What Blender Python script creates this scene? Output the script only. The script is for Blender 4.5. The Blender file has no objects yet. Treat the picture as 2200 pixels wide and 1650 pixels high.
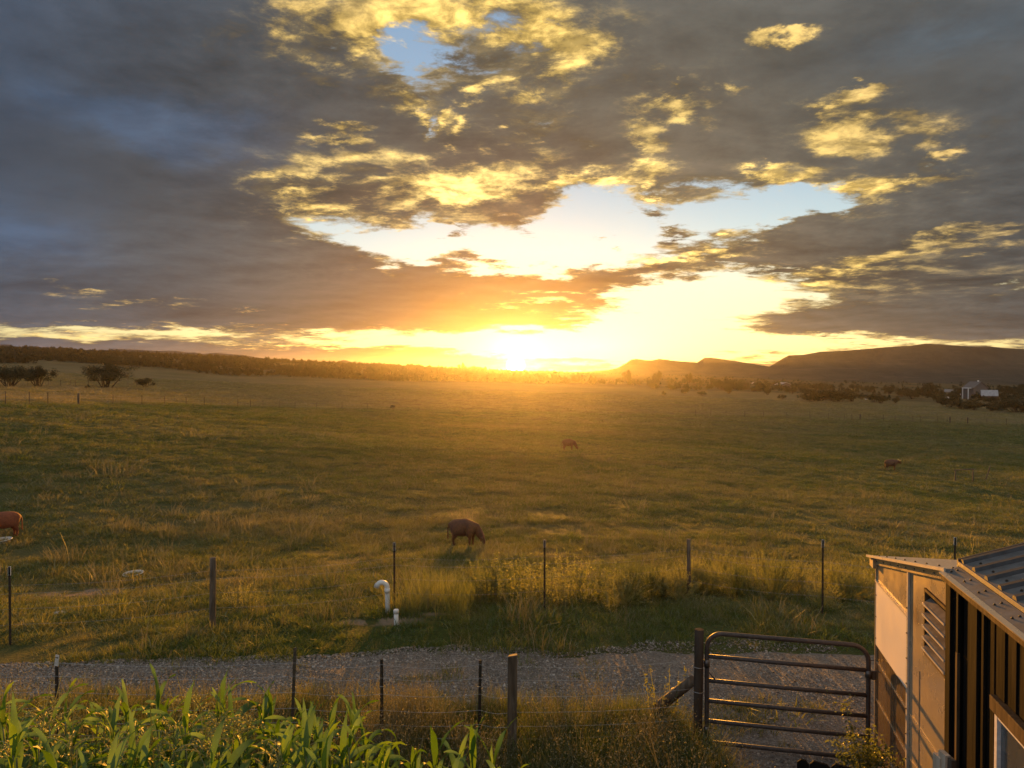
import bpy, bmesh, math, random
import numpy as np
from math import radians as R, sin, cos, pi, atan2, sqrt, exp
from mathutils import Vector, Matrix
SC = bpy.context.scene
COL = SC.collection
rng = np.random.default_rng(11)
random.seed(11)

# ------------------------------------------------------------------ camera
F = 1590.0                     # focal length in photograph pixels (2200 wide)
EYE = np.array((0.0, 0.0, 4.3))
PITCH = math.atan(25 / F)      # the horizon sits a little above the middle
cam_d = bpy.data.cameras.new('camera')
cam_d.sensor_width = 36.0
cam_d.lens = 36.0 * F / 2200.0
cam_d.clip_start = 0.05
cam_d.clip_end = 20000
cam = bpy.data.objects.new('camera', cam_d)
COL.objects.link(cam)
cam.location = EYE
cam.rotation_euler = (pi / 2 - PITCH, 0, 0)
SC.camera = cam

# ------------------------------------------------------------------ light, sky, exposure
SUN_EL, SUN_AZ = R(1.3), math.atan((1108 - 1100) / F)
sun_d = bpy.data.lights.new('sun', 'SUN')
sun_d.energy = 4.8
sun_d.angle = R(0.6)
sun_d.color = (1.0, 0.40, 0.05)
sun = bpy.data.objects.new('sun', sun_d)
COL.objects.link(sun)
sdir = Vector((sin(SUN_AZ) * cos(SUN_EL), cos(SUN_AZ) * cos(SUN_EL), sin(SUN_EL)))
sun.rotation_euler = sdir.to_track_quat('Z', 'Y').to_euler()
sun.location = (0, 60, 40)
HAZE = 0.78e-4
vs = SC.view_settings
vs.view_transform = 'Standard'
vs.look = 'None'
vs.gamma = 1.0
vs.exposure = 1.2
vs.use_curve_mapping = False
cy = SC.cycles
cy.max_bounces = 6
cy.diffuse_bounces = 2
cy.glossy_bounces = 3
cy.transmission_bounces = 4
cy.volume_bounces = 0
cy.transparent_max_bounces = 8
cy.sample_clamp_indirect = 4.0
cy.use_denoising = True
cy.caustics_reflective = False
cy.caustics_refractive = False


class Nodes:
    """small helper that writes arithmetic as nodes"""
    def __init__(s, tree):
        s.t = tree
        s.n = tree.nodes
        s.n.clear()

    def add(s, kind, **kw):
        x = s.n.new(kind)
        for k, v in kw.items():
            setattr(x, k, v)
        return x

    def put(s, sock, v):
        if hasattr(v, 'is_linked') or hasattr(v, 'node'):
            s.t.links.new(v, sock)
        elif v is not None:
            sock.default_value = v

    def m(s, op, a, b=None, c=None, clamp=False):
        x = s.add('ShaderNodeMath', operation=op, use_clamp=clamp)
        for k, v in enumerate((a, b, c)):
            s.put(x.inputs[k], v)
        return x.outputs[0]

    def v(s, op, a, b=None, out=0):
        x = s.add('ShaderNodeVectorMath', operation=op)
        s.put(x.inputs[0], a)
        if b is not None:
            s.put(x.inputs[3 if op == 'SCALE' else 1], b)
        return x.outputs[out]

    def step(s, val, a, b, lo=0.0, hi=1.0, kind='SMOOTHSTEP'):
        x = s.add('ShaderNodeMapRange', interpolation_type=kind)
        for k, v in enumerate((val, a, b, lo, hi)):
            s.put(x.inputs[k], v)
        return x.outputs[0]

    def mix(s, f, a, b, blend='MIX'):
        x = s.add('ShaderNodeMix', data_type='RGBA', blend_type=blend)
        s.put(x.inputs[0], f)
        for sock, v in ((x.inputs[6], a), (x.inputs[7], b)):
            if isinstance(v, tuple) and len(v) == 3:
                v = v + (1.0,)
            s.put(sock, v)
        return x.outputs[2]

    def noise(s, vec, scale, detail=4.0, rough=0.5, lac=2.0, dist=0.0, out=0):
        x = s.add('ShaderNodeTexNoise')
        s.put(x.inputs['Vector'], vec)
        for k, v in (('Scale', scale), ('Detail', detail), ('Roughness', rough), ('Lacunarity', lac), ('Distortion', dist)):
            s.put(x.inputs[k], v)
        return x.outputs[out]

    def vec(s, x, y, z):
        c = s.add('ShaderNodeCombineXYZ')
        for k, v in enumerate((x, y, z)):
            s.put(c.inputs[k], v)
        return c.outputs[0]

    def ramp(s, fac, stops, kind='LINEAR'):
        x = s.add('ShaderNodeValToRGB')
        cr = x.color_ramp
        cr.interpolation = kind
        while len(cr.elements) > 1:
            cr.elements.remove(cr.elements[-1])
        for k, (p, c) in enumerate(stops):
            e = cr.elements[0] if k == 0 else cr.elements.new(p)
            e.position = p
            e.color = tuple(c) + (1.0,) if len(c) == 3 else c
        s.put(x.inputs[0], fac)
        return x.outputs[0]


def sky_world():
    """evening sky: a Nishita sky with layered cloud in front of it"""
    w = bpy.data.worlds.new('World')
    SC.world = w
    w.use_nodes = True
    g = Nodes(w.node_tree)
    d = g.add('ShaderNodeTexCoord').outputs['Generated']
    sp = g.add('ShaderNodeSeparateXYZ')
    g.put(sp.inputs[0], d)
    X, Y, Z = sp.outputs
    az = g.m('ARCTAN2', X, Y)
    el = g.m('ARCSINE', Z)
    elp = g.m('MAXIMUM', el, 0.0)
    # the cloud sheet seen in perspective: far cloud near the horizon is finer and flatter
    den = g.m('ADD', g.m('MAXIMUM', Z, 0.0), 0.12)
    P = g.vec(g.m('DIVIDE', X, den), g.m('DIVIDE', Y, den), 0.0)
    P = g.v('ADD', P, (3.3, 7.9, 0.4))
    # wind-warped direction used to place cloud banks
    wamp = g.step(el, 0.0, 0.40, 0.10, 1.0, 'LINEAR')
    n1 = g.noise(P, 2.0, 7.0, 0.66, out=1)
    wv = g.v('MULTIPLY', g.v('SUBTRACT', n1, (0.5, 0.5, 0.5)), (0.34, 0.22, 0.0))
    Q = g.v('ADD', g.vec(az, el, 0.0), g.v('SCALE', wv, wamp))

    def px2ang(px, py):
        x, y = (px - 1100) / F, (800 - py) / F
        return math.atan(x), math.atan(y / sqrt(1 + x * x))

    def field(blobs, start):
        acc = start
        for cx, cyy, rx, ry, rot, wt in blobs:
            a, e = px2ang(cx, cyy)
            gr = g.add('ShaderNodeTexGradient', gradient_type='QUADRATIC_SPHERE')
            tm = gr.texture_mapping
            tm.vector_type = 'TEXTURE'
            tm.translation = (a, e, 0)
            tm.rotation = (0, 0, R(rot))
            tm.scale = (rx / F, ry / F, 1)
            g.put(gr.inputs[0], Q)
            acc = g.m('MULTIPLY_ADD', gr.outputs['Fac'], wt, acc)
        return acc

    big = g.noise(P, 1.5, 8.0, 0.60, 2.1, 0.2)
    ahead = g.noise(g.v('ADD', P, (0.0, 0.10, 0.0)), 1.5, 7.0, 0.60, 2.1, 0.2)
    relief = g.m('MULTIPLY', g.m('SUBTRACT', big, ahead), 1.0)
    fine = g.noise(g.v('MULTIPLY', P, (1.0, 1.35, 1.0)), 4.6, 8.0, 0.665, 2.1, 0.4)
    # ---- thickness of the cloud
    bank = [
        (120, 330, 900, 520, 0, 0.75), (80, 40, 900, 300, 0, 0.35), (430, 560, 700, 170, 0, 0.75), (500, 480, 420, 150, 0, 0.45),
        (780, 640, 980, 130, -3, 1.25), (1180, 640, 360, 62, -4, 0.55), (250, 650, 700, 95, 0, 0.5), (1080, 590, 260, 50, 0, 0.45),
        (1900, 497, 720, 92, 9, 1.6), (2160, 430, 460, 190, 22, 1.1), (2080, 590, 400, 70, 2, 0.5), (1330, 590, 330, 50, 8, 0.95), (1180, 690, 200, 26, 0, 0.5),
        (1960, 678, 640, 62, 0, 1.0), (1900, 708, 600, 30, 0, 0.5), (1950, 110, 800, 380, 0, 0.40), (1480, 90, 420, 260, 10, 0.35),
        (1108, 440, 150, 150, -25, 0.95), (1430, 482, 130, 40, 0, 1.1), (1410, 390, 190, 80, -10, 0.6), (1400, 445, 110, 30, 0, 0.7),
        (1330, 305, 190, 70, -6, 0.35), (1690, 205, 330, 75, 2, 0.5), (1800, 618, 300, 66, 0, 0.62), (2080, 600, 320, 60, 3, 0.5),
        (850, 445, 300, 70, -6, 0.5), (970, 500, 90, 40, 0, 0.55), (1300, 515, 180, 28, 0, 0.6), (1460, 520, 160, 40, 5, 0.6),
        (820, 300, 500, 180, 0, 0.25), (560, 760, 700, 44, 0, 0.45), (860, 766, 460, 34, 0, 1.0), (120, 690, 300, 26, 0, 0.3),
        (850, 140, 0.1, 0.1, 0, 0), (1230, 745, 200, 14, 0, 0.35), (1180, 772, 300, 14, 0, 0.7), (980, 776, 260, 16, 0, 0.8), (960, 120, 110, 60, 0, 0.2),
        (1700, 330, 500, 120, 4, 0.25), (650, 20, 460, 90, 10, 0.3),
        # gaps
        (840, 528, 520, 92, -9, -1.05), (1290, 475, 560, 165, 0, -1.2), (1640, 462, 400, 80, 6, -0.85), (1080, 532, 480, 95, 0, -0.85),
        (1470, 650, 560, 170, 4, -1.5), (1080, 736, 760, 78, 0, -1.1), (1560, 738, 900, 52, 0, -0.8), (1640, 590, 300, 70, 0, -0.4),
        (880, 112, 200, 100, -28, -0.88), (930, 238, 90, 45, -20, -0.6), (330, 708, 900, 34, 0, -0.75), (120, 722, 420, 26, 0, -0.4),
        (2150, 610, 300, 40, 0, -0.35), (1960, 660, 500, 18, 0, -0.2), (700, 735, 500, 26, 0, -0.4), (1960, 632, 500, 22, 0, -0.4),
        (2110, 395, 70, 40, 30, -0.6), (1720, 410, 400, 70, 0, -0.35),
    ]
    calm = g.m('MAXIMUM', field([(60, 380, 1000, 620, 0, -0.95), (700, 660, 900, 110, 0, -0.45), (2000, 120, 800, 330, 0, -0.7), (1950, 690, 700, 60, 0, -0.5)], 1.0), 0.22)
    start = g.m('MULTIPLY_ADD', g.m('SUBTRACT', big, 0.5), 1.7, 0.44)
    start = g.m('MULTIPLY_ADD', g.m('SUBTRACT', fine, 0.5), g.m('MULTIPLY', calm, 1.7), start)
    D = field(bank, start)
    # ---- cloud caught by the sun from below
    lit = [
        (770, 50, 380, 120, 18, 1.25), (1150, 95, 360, 165, -14, 1.2), (960, 20, 300, 60, 0, 0.6), (862, 195, 120, 70, 10, 1.0), (715, 270, 95, 30, 3, 1.0),
        (1018, 266, 80, 30, 8, 1.1), (1470, 240, 190, 50, 8, 1.0), (1840, 268, 260, 80, 0, 1.25), (1715, 50, 90, 36, 0, 1.0),
        (720, 310, 110, 28, 0, 0.8), (880, 400, 520, 150, 6, 0.75), (1040, 350, 260, 80, 8, 0.7), (1780, 400, 480, 110, 0, 0.5), (1180, 225, 160, 36, 12, 0.6),
        (1460, 548, 300, 36, 6, 1.2), (2050, 522, 420, 30, 9, 1.1), (1760, 605, 360, 70, 0, 0.45), (2080, 595, 380, 90, 0, 0.28), (1230, 400, 260, 50, 0, 0.8),
        (640, 450, 160, 110, 0, 0.5), (1960, 330, 90, 20, 0, 0.8), (140, 722, 260, 18, 0, 1.2), (160, 625, 130, 12, 0, 0.75),
        (300, 650, 220, 14, 0, 0.65), (525, 673, 60, 10, 5, 1.1), (1130, 655, 260, 16, 0, 0.8), (1190, 628, 200, 10, 0, 0.7), (1500, 210, 420, 70, 16, 0.25),
        (700, 745, 420, 14, 0, 0.8), (1300, 170, 260, 80, 30, 0.5),
    ]
    rb = random.Random(77)
    for k in range(26):
        x, y = rb.uniform(880, 1980), rb.uniform(185, 430)
        s = rb.uniform(0.6, 1.2) * (0.7 + y / 500)
        lit.append((x, y, 75 * s, 26 * s, rb.uniform(-8, 22), rb.uniform(0.55, 1.0)))
    G = field(lit, 0.0)
    # ---- angle from the sun
    su = Vector((sin(SUN_AZ), cos(SUN_AZ), 0.010)).normalized()
    cs = g.v('DOT_PRODUCT', d, tuple(su), out=1)
    th = g.m('ARCCOSINE', g.m('MINIMUM', cs, 1.0))
    dw = g.v('LENGTH', g.v('MULTIPLY', g.v('SUBTRACT', g.vec(az, el, 0.0), (0.11, 0.035, 0.0)), (0.85, 3.5, 1.0)), out=1)
    front = g.step(th, 0.25, 1.3, 1.0, 0.0)
    # ---- open sky
    sk = g.add('ShaderNodeTexSky', sky_type='NISHITA')
    sk.sun_disc = False
    sk.sun_elevation = SUN_EL
    sk.sun_rotation = SUN_AZ
    sk.altitude = 1900
    sk.air_density = 1.0
    sk.dust_density = 2.0
    nis = g.v('SCALE', sk.outputs[0], 0.05)
    high = g.ramp(g.m('DIVIDE', elp, 0.8), [(0.0, (0.62, 0.50, 0.22)), (0.06, (0.62, 0.56, 0.30)), (0.20, (0.42, 0.56, 0.60)), (0.36, (0.25, 0.39, 0.53)), (0.58, (0.19, 0.31, 0.47)), (1.0, (0.08, 0.14, 0.25))])
    dim = g.step(th, 0.35, 1.5, 1.0, 0.45)
    open_ = g.v('ADD', g.v('SCALE', high, dim), nis)
    glow = g.m('POWER', 2.718, g.m('MULTIPLY', dw, -5.2))
    open_ = g.v('ADD', open_, g.v('SCALE', (1.5, 1.12, 0.40), glow))
    halo = g.m('POWER', 2.718, g.m('MULTIPLY', th, -55.0))
    # ---- cloud colour
    grey = g.ramp(g.m('DIVIDE', th, 1.2), [(0.0, (0.13, 0.085, 0.070)), (0.12, (0.105, 0.084, 0.074)), (0.26, (0.124, 0.112, 0.092)), (0.42, (0.100, 0.101, 0.098)), (0.58, (0.074, 0.086, 0.104)), (0.72, (0.090, 0.105, 0.130)), (1.0, (0.42, 0.42, 0.42))])
    soft = g.noise(P, 0.75, 5.0, 0.55)
    tone = g.m('MULTIPLY_ADD', g.m('SUBTRACT', soft, 0.5), 1.3, 1.0)
    tone = g.m('MULTIPLY_ADD', g.m('SUBTRACT', fine, 0.5), g.m('MULTIPLY', calm, 0.8), tone)
    tone = g.m('MULTIPLY_ADD', relief, g.m('MULTIPLY', calm, 2.4), tone)
    veil = field([(370, 275, 420, 150, -6, 1.0), (40, 500, 300, 150, 0, 0.6), (2000, 60, 420, 120, 8, 0.5)], 0.0)
    grey = g.mix(g.step(veil, 0.0, 0.6, 0.0, 0.75), grey, (0.098, 0.135, 0.185))
    side = g.step(az, -0.60, 0.35)
    grey = g.v('MULTIPLY', grey, g.mix(side, (0.86, 0.98, 1.16), (1.08, 1.02, 0.90)))
    grey = g.v('SCALE', grey, g.m('MAXIMUM', tone, 0.35))
    gold = g.ramp(g.m('DIVIDE', th, 0.9), [(0.0, (1.6, 1.15, 0.40)), (0.25, (1.15, 0.80, 0.26)), (0.5, (0.92, 0.62, 0.17)), (0.75, (0.55, 0.37, 0.15)), (1.0, (0.16, 0.14, 0.12))])
    edge = g.step(D, 0.10, 0.55, 1.0, 0.0)
    bump = g.m('MULTIPLY_ADD', g.m('SUBTRACT', fine, 0.5), 1.5, g.m('MULTIPLY', relief, 2.6))
    gate = g.step(G, 0.03, 0.45)
    lit_ = g.m('MULTIPLY_ADD', G, 0.5, bump)
    patch = g.m('MULTIPLY', g.step(lit_, 0.0, 0.50), gate)
    patch = g.m('MULTIPLY', patch, g.step(D, 0.2, 1.5, 1.0, 0.45))
    gold = g.v('SCALE', gold, g.step(g.m('ADD', lit_, g.m('MULTIPLY', bump, 0.7)), -0.15, 0.85, 0.30, 1.45))
    puff = g.noise(P, 8.0, 6.0, 0.62, 2.1, 0.3)
    gold = g.v('SCALE', gold, g.step(puff, 0.36, 0.62, 0.40, 1.35))
    shine = g.m('MAXIMUM', g.m('MULTIPLY', edge, g.m('MULTIPLY', front, 0.7)), patch)
    cloud = g.mix(shine, grey, gold)
    cover = g.step(D, -0.05, 0.35)
    sky = g.mix(cover, open_, cloud)
    thin = g.step(D, 0.2, 0.9, 1.0, 0.25)
    sky = g.v('ADD', sky, g.v('SCALE', (5.0, 3.6, 1.3), g.m('MULTIPLY', halo, thin)))
    disc = g.step(th, 0.007, 0.014, 1.0, 0.0)
    sky = g.v('ADD', sky, g.v('SCALE', (14.0, 10.0, 4.5), disc))
    bg = g.add('ShaderNodeBackground')
    g.put(bg.inputs['Color'], sky)
    bg.inputs['Strength'].default_value = 0.475
    out = g.add('ShaderNodeOutputWorld')
    g.t.links.new(bg.outputs[0], out.inputs['Surface'])
    w.cycles.sampling_method = 'MANUAL'
    w.cycles.sample_map_resolution = 512


sky_world()


# ------------------------------------------------------------------ helpers: pixels, noise, meshes
CP, SP = cos(PITCH), sin(PITCH)


def pix_dir(px, py):
    u, v = (px - 1100) / F, (825 - py) / F
    return np.array((u, CP + v * SP, -SP + v * CP))


def at(px, py, Y):
    """the place seen at a photograph pixel, Y metres out"""
    d = pix_dir(px, py)
    return EYE + d * (Y / d[1])


def project(x, y, z):
    x, y, z = np.asarray(x, float), np.asarray(y, float), np.asarray(z, float) - EYE[2]
    fw = y * CP - z * SP
    up = y * SP + z * CP
    return 1100 + F * x / fw, 825 - F * up / fw


_perm = np.random.default_rng(5).random((256, 256))


def vnoise(x, y):
    x, y = np.asarray(x, float), np.asarray(y, float)
    xi, yi = np.floor(x).astype(int), np.floor(y).astype(int)
    fx, fy = x - xi, y - yi
    fx, fy = fx * fx * (3 - 2 * fx), fy * fy * (3 - 2 * fy)
    g = lambda i, j: _perm[i & 255, j & 255]
    a = g(xi, yi) * (1 - fx) + g(xi + 1, yi) * fx
    b = g(xi, yi + 1) * (1 - fx) + g(xi + 1, yi + 1) * fx
    return a * (1 - fy) + b * fy


def fbm(x, y, octs=4, gain=0.5):
    s, a, t = 0.0, 1.0, 0.0
    for k in range(octs):
        s = s + a * vnoise(x * 2 ** k + 17.3 * k, y * 2 ** k - 9.1 * k)
        t += a
        a *= gain
    return s / t


def sstep(v, a, b):
    t = np.clip((np.asarray(v, float) - a) / (b - a), 0, 1)
    return t * t * (3 - 2 * t)


# terrain: heights read off the photograph along a few lines of sight
_cpx = [0, 300, 600, 900, 1100, 1350, 1650, 1950, 2200]
_rows = [
    (13, [1326] * 9), (18, [1233] * 9), (25, [1168, 1172, 1175, 1175, 1175, 1176, 1178, 1180, 1180]),
    (45, [965, 985, 1010, 1025, 1030, 1040, 1052, 1065, 1072]), (70, [866, 893, 925, 950, 962, 975, 990, 1005, 1015]),
    (130, [833, 850, 874, 893, 902, 912, 925, 938, 945]), (160, [826, 842, 864, 880, 887, 893, 899, 906, 912]),
    (230, [803, 820, 838, 850, 856, 861, 866, 871, 878]), (340, [782, 796, 812, 822, 827, 832, 838, 845, 852]),
    (500, [767, 779, 791, 803, 808, 816, 826, 832, 838]), (650, [753, 762, 774, 788, 796, 801, 815, 822, 828]),
    (690, [752, 761, 773.5, 788, 796, 801, 815, 821, 827]), (900, [765, 772, 782, 795, 800, 804, 812, 818, 822]),
    (1250, [788, 790, 794, 798, 800, 802, 806, 808, 810]), (2000, [799] * 9)]
_taz = np.arctan((np.array(_cpx) - 1100) / F)
_gaz = np.linspace(-pi, pi, 241)
_glr = np.linspace(math.log(0.5), math.log(2100), 420)


def _make_grid():
    tab, lr = [], []
    for d, ys in [(0.4, None), (11, None)] + _rows:
        lr.append(math.log(d))
        tab.append([0.0] * 9 if ys is None else [EYE[2] - (y - 800) / F * d for y in ys])
    tab = np.array(tab)
    edge = tab[:, [0, -1]].mean(1)
    azs = np.concatenate(([-pi, -R(62)], _taz, [R(62), pi]))
    full = np.concatenate((edge[:, None] * 0.4, tab[:, :1], tab, tab[:, -1:], edge[:, None] * 0.4), 1)
    z1 = np.array([np.interp(_gaz, azs, row) for row in full])
    z = np.array([np.interp(_glr, lr, z1[:, k]) for k in range(len(_gaz))]).T
    for n in range(3):                       # smooth the kinks out
        k = 9
        pad = np.pad(z, ((k, k), (0, 0)), 'edge')
        z = np.mean([pad[j:j + z.shape[0]] for j in range(2 * k + 1)], 0)
        k = 2
        pad = np.pad(z, ((0, 0), (k, k)), 'edge')
        z = np.mean([pad[:, j:j + z.shape[1]] for j in range(2 * k + 1)], 0)
    return z


_gz = _make_grid()


def H(x, y):
    x, y = np.asarray(x, float), np.asarray(y, float)
    r = np.maximum(np.hypot(x, y), 0.5)
    a = np.arctan2(x, y)
    fi = (np.log(r) - _glr[0]) / (_glr[1] - _glr[0])
    fj = (a + pi) / (_gaz[1] - _gaz[0])
    fi, fj = np.clip(fi, 0, len(_glr) - 1.001), np.clip(fj, 0, len(_gaz) - 1.001)
    i, j = fi.astype(int), fj.astype(int)
    u, v = fi - i, fj - j
    z = (_gz[i, j] * (1 - v) + _gz[i, j + 1] * v) * (1 - u) + (_gz[i + 1, j] * (1 - v) + _gz[i + 1, j + 1] * v) * u
    # small rolls of the ground
    z = z + (fbm(x / 2.3, y / 2.3, 2) - 0.5) * 0.10 * sstep(r, 11.6, 16)
    z = z + (fbm(x / 13 + 40, y / 13, 2) - 0.5) * 0.5 * sstep(r, 25, 60)
    z = z + (fbm(x / 60 + 9, y / 60, 2) - 0.5) * 1.1 * sstep(r, 110, 300)
    return z


def ground(px, py):
    """where the line of sight through a photograph pixel meets the ground"""
    d = pix_dir(px, py)
    ts = np.exp(np.linspace(math.log(3), math.log(1950), 2500))
    p = EYE[None] + d[None] * ts[:, None]
    below = p[:, 2] < H(p[:, 0], p[:, 1])
    k = int(np.argmax(below)) if below.any() else len(ts) - 1
    t = ts[max(k - 1, 0)] * 0.5 + ts[k] * 0.5
    x, y = d[0] * t, d[1] * t
    return np.array((x, y, float(H(x, y))))


def mesh_of(name, V, Fc, mat=None, smooth=False):
    me = bpy.data.meshes.new(name)
    V = np.asarray(V, np.float32)
    if isinstance(Fc, np.ndarray):
        n, k = Fc.shape
        me.vertices.add(len(V))
        me.vertices.foreach_set('co', V.ravel())
        me.loops.add(n * k)
        me.loops.foreach_set('vertex_index', Fc.astype(np.int32).ravel())
        me.polygons.add(n)
        me.polygons.foreach_set('loop_start', np.arange(0, n * k, k, dtype=np.int32))
        me.update(calc_edges=True)
    else:
        me.from_pydata([tuple(map(float, v)) for v in V], [], Fc)
        me.update()
    if mat:
        me.materials.append(mat)
    if smooth:
        me.polygons.foreach_set('use_smooth', [True] * len(me.polygons))
    return me


def link(name, me, parent=None, label=None, cat=None, group=None, kind=None, loc=None, rot=None):
    o = bpy.data.objects.new(name, me)
    COL.objects.link(o)
    if parent is not None:
        o.parent = parent
    for k, v in (('label', label), ('category', cat), ('group', group), ('kind', kind)):
        if v:
            o[k] = v
    if loc is not None:
        o.location = tuple(map(float, loc))
    if rot is not None:
        o.rotation_euler = rot
    return o


def thing(name, label, cat, loc=(0, 0, 0), rotz=0.0, group=None):
    return link(name, None, None, label, cat, group, None, loc, (0, 0, rotz))


def dup(root, loc, rotz=0.0, scale=1.0, label=None):
    r = root.copy()
    COL.objects.link(r)
    r.location = tuple(map(float, loc))
    r.rotation_euler = (0, 0, rotz)
    r.scale = (scale,) * 3 if not isinstance(scale, tuple) else scale
    if label:
        r['label'] = label
    for ch in list(root.children):
        c = ch.copy()
        COL.objects.link(c)
        c.parent = r
        for g2 in ch.children:
            e = g2.copy()
            COL.objects.link(e)
            e.parent = c
    return r


class MB:
    """collects boxes, tubes and sheets, then becomes one mesh"""
    def __init__(s):
        s.b = bmesh.new()

    def hexa(s, c, bevel=0.0):
        """eight corners: four below then four above, both anticlockwise"""
        vs_ = [s.b.verts.new(tuple(map(float, p))) for p in c]
        fs = [(3, 2, 1, 0), (4, 5, 6, 7), (0, 1, 5, 4), (1, 2, 6, 5), (2, 3, 7, 6), (3, 0, 4, 7)]
        ff = [s.b.faces.new([vs_[i] for i in f]) for f in fs]
        if bevel:
            ed = list({e for f in ff for e in f.edges})
            bmesh.ops.bevel(s.b, geom=ed, offset=bevel, segments=1, affect='EDGES')
        return s

    def box(s, o, ax, ay, az, bevel=0.0):
        """a box from corner o along three edge vectors"""
        o, ax, ay, az = (np.array(v, float) for v in (o, ax, ay, az))
        return s.hexa([o, o + ax, o + ax + ay, o + ay, o + az, o + ax + az, o + ax + ay + az, o + ay + az], bevel)

    def tube(s, pts, rad, n=8, cap=True):
        pts = [Vector(tuple(map(float, p))) for p in pts]
        rad = [rad] * len(pts) if not hasattr(rad, '__len__') else rad
        rings = []
        side = None
        for i, p in enumerate(pts):
            t = (pts[min(i + 1, len(pts) - 1)] - pts[max(i - 1, 0)]).normalized()
            if side is None:
                side = t.cross(Vector((0, 0, 1)) if abs(t.z) < 0.9 else Vector((1, 0, 0))).normalized()
            side = (side - t * side.dot(t)).normalized()
            up = t.cross(side)
            rings.append([s.b.verts.new(p + (side * cos(2 * pi * k / n) + up * sin(2 * pi * k / n)) * rad[i]) for k in range(n)])
        for a, b in zip(rings, rings[1:]):
            for k in range(n):
                f = s.b.faces.new((a[k], a[(k + 1) % n], b[(k + 1) % n], b[k]))
                f.smooth = n > 5
        if cap:
            s.b.faces.new(rings[0][::-1])
            s.b.faces.new(rings[-1])
        return s

    def mesh(s, name, mat=None):
        me = bpy.data.meshes.new(name)
        bmesh.ops.recalc_face_normals(s.b, faces=s.b.faces)
        s.b.to_mesh(me)
        s.b.free()
        if mat:
            me.materials.append(mat)
        return me

    def part(s, name, mat, parent, label=None, origin=None, **kw):
        """one mesh object under parent; the points were given in the parent's own space or, with origin, in the world"""
        me = s.mesh(name, mat)
        if origin is not None:
            me.transform(Matrix.Translation(-Vector(tuple(map(float, origin)))))
        return link(name, me, parent, label, **kw)


# ------------------------------------------------------------------ materials
def mat_new(name):
    m = bpy.data.materials.new(name)
    m.use_nodes = True
    g = Nodes(m.node_tree)
    out = g.add('ShaderNodeOutputMaterial')
    return m, g, out


def surface(name, base, base2=None, rough=0.7, scale=20.0, metal=0.0, bump=0.0, bump_scale=None, spec=0.3, stretch=(1, 1, 1), coord='Object', wear=None):
    """a principled surface with two-tone noise, fine relief and optional wear"""
    m, g, out = mat_new(name)
    p = g.add('ShaderNodeBsdfPrincipled')
    co = g.v('MULTIPLY', g.add('ShaderNodeTexCoord').outputs[coord], stretch)
    n = g.noise(co, scale, 6.0, 0.62)
    col = g.mix(g.step(n, 0.32, 0.68), base, base2 or tuple(c * 0.65 for c in base))
    if wear:
        w = g.noise(co, scale * 0.37, 8.0, 0.7)
        col = g.mix(g.step(w, 0.55, 0.68), col, wear)
    g.put(p.inputs['Base Color'], col)
    g.put(p.inputs['Roughness'], g.step(n, 0.2, 0.8, rough - 0.12, min(rough + 0.12, 1.0)))
    p.inputs['Metallic'].default_value = metal
    p.inputs['Specular IOR Level'].default_value = spec
    if bump:
        b = g.add('ShaderNodeBump')
        b.inputs['Strength'].default_value = 0.7
        b.inputs['Distance'].default_value = bump
        g.put(b.inputs['Height'], g.noise(co, bump_scale or scale * 2.5, 5.0, 0.6))
        g.t.links.new(b.outputs[0], p.inputs['Normal'])
    g.t.links.new(p.outputs[0], out.inputs['Surface'])
    return m


def leaf_mat(name, green, dry, tint_from='instance', trans=0.45, gloss=0.12, rough=0.45, var=0.35):
    """thin leaves: diffuse, light passing through, and a little sheen; tint slides from green to dry"""
    m, g, out = mat_new(name)
    if tint_from == 'instance':
        a = g.add('ShaderNodeAttribute', attribute_type='INSTANCER', attribute_name='tint')
        t = a.outputs['Fac']
        rnd = g.add('ShaderNodeAttribute', attribute_type='INSTANCER', attribute_name='shade').outputs['Fac']
    else:
        oi = g.add('ShaderNodeObjectInfo')
        t = g.m('MULTIPLY', oi.outputs['Random'], tint_from)
        rnd = oi.outputs['Random']
    pos = g.add('ShaderNodeNewGeometry').outputs['Position']
    nz = g.noise(pos, 3.1, 3.0, 0.6)
    fac = g.m('ADD', t, g.m('MULTIPLY', g.m('SUBTRACT', nz, 0.5), var), clamp=True)
    col = g.mix(fac, green, dry)
    col = g.v('SCALE', col, g.step(rnd, 0.0, 1.0, 0.72, 1.28, 'LINEAR'))
    d = g.add('ShaderNodeBsdfDiffuse')
    g.put(d.inputs['Color'], col)
    tr = g.add('ShaderNodeBsdfTranslucent')
    g.put(tr.inputs['Color'], g.v('MULTIPLY', col, (1.25, 1.25, 0.7)))
    x1 = g.add('ShaderNodeMixShader')
    x1.inputs[0].default_value = trans
    g.t.links.new(d.outputs[0], x1.inputs[1])
    g.t.links.new(tr.outputs[0], x1.inputs[2])
    gl = g.add('ShaderNodeBsdfGlossy')
    gl.inputs['Roughness'].default_value = rough
    gl.inputs['Color'].default_value = (0.8, 0.8, 0.7, 1)
    x2 = g.add('ShaderNodeMixShader')
    if gloss < 0:
        fz = g.add('ShaderNodeFresnel')
        fz.inputs['IOR'].default_value = 1.45
        g.put(x2.inputs[0], g.m('MULTIPLY', fz.outputs[0], -gloss))
    else:
        x2.inputs[0].default_value = gloss
    g.t.links.new(x1.outputs[0], x2.inputs[1])
    g.t.links.new(gl.outputs[0], x2.inputs[2])
    g.t.links.new(x2.outputs[0], out.inputs['Surface'])
    return m


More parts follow.
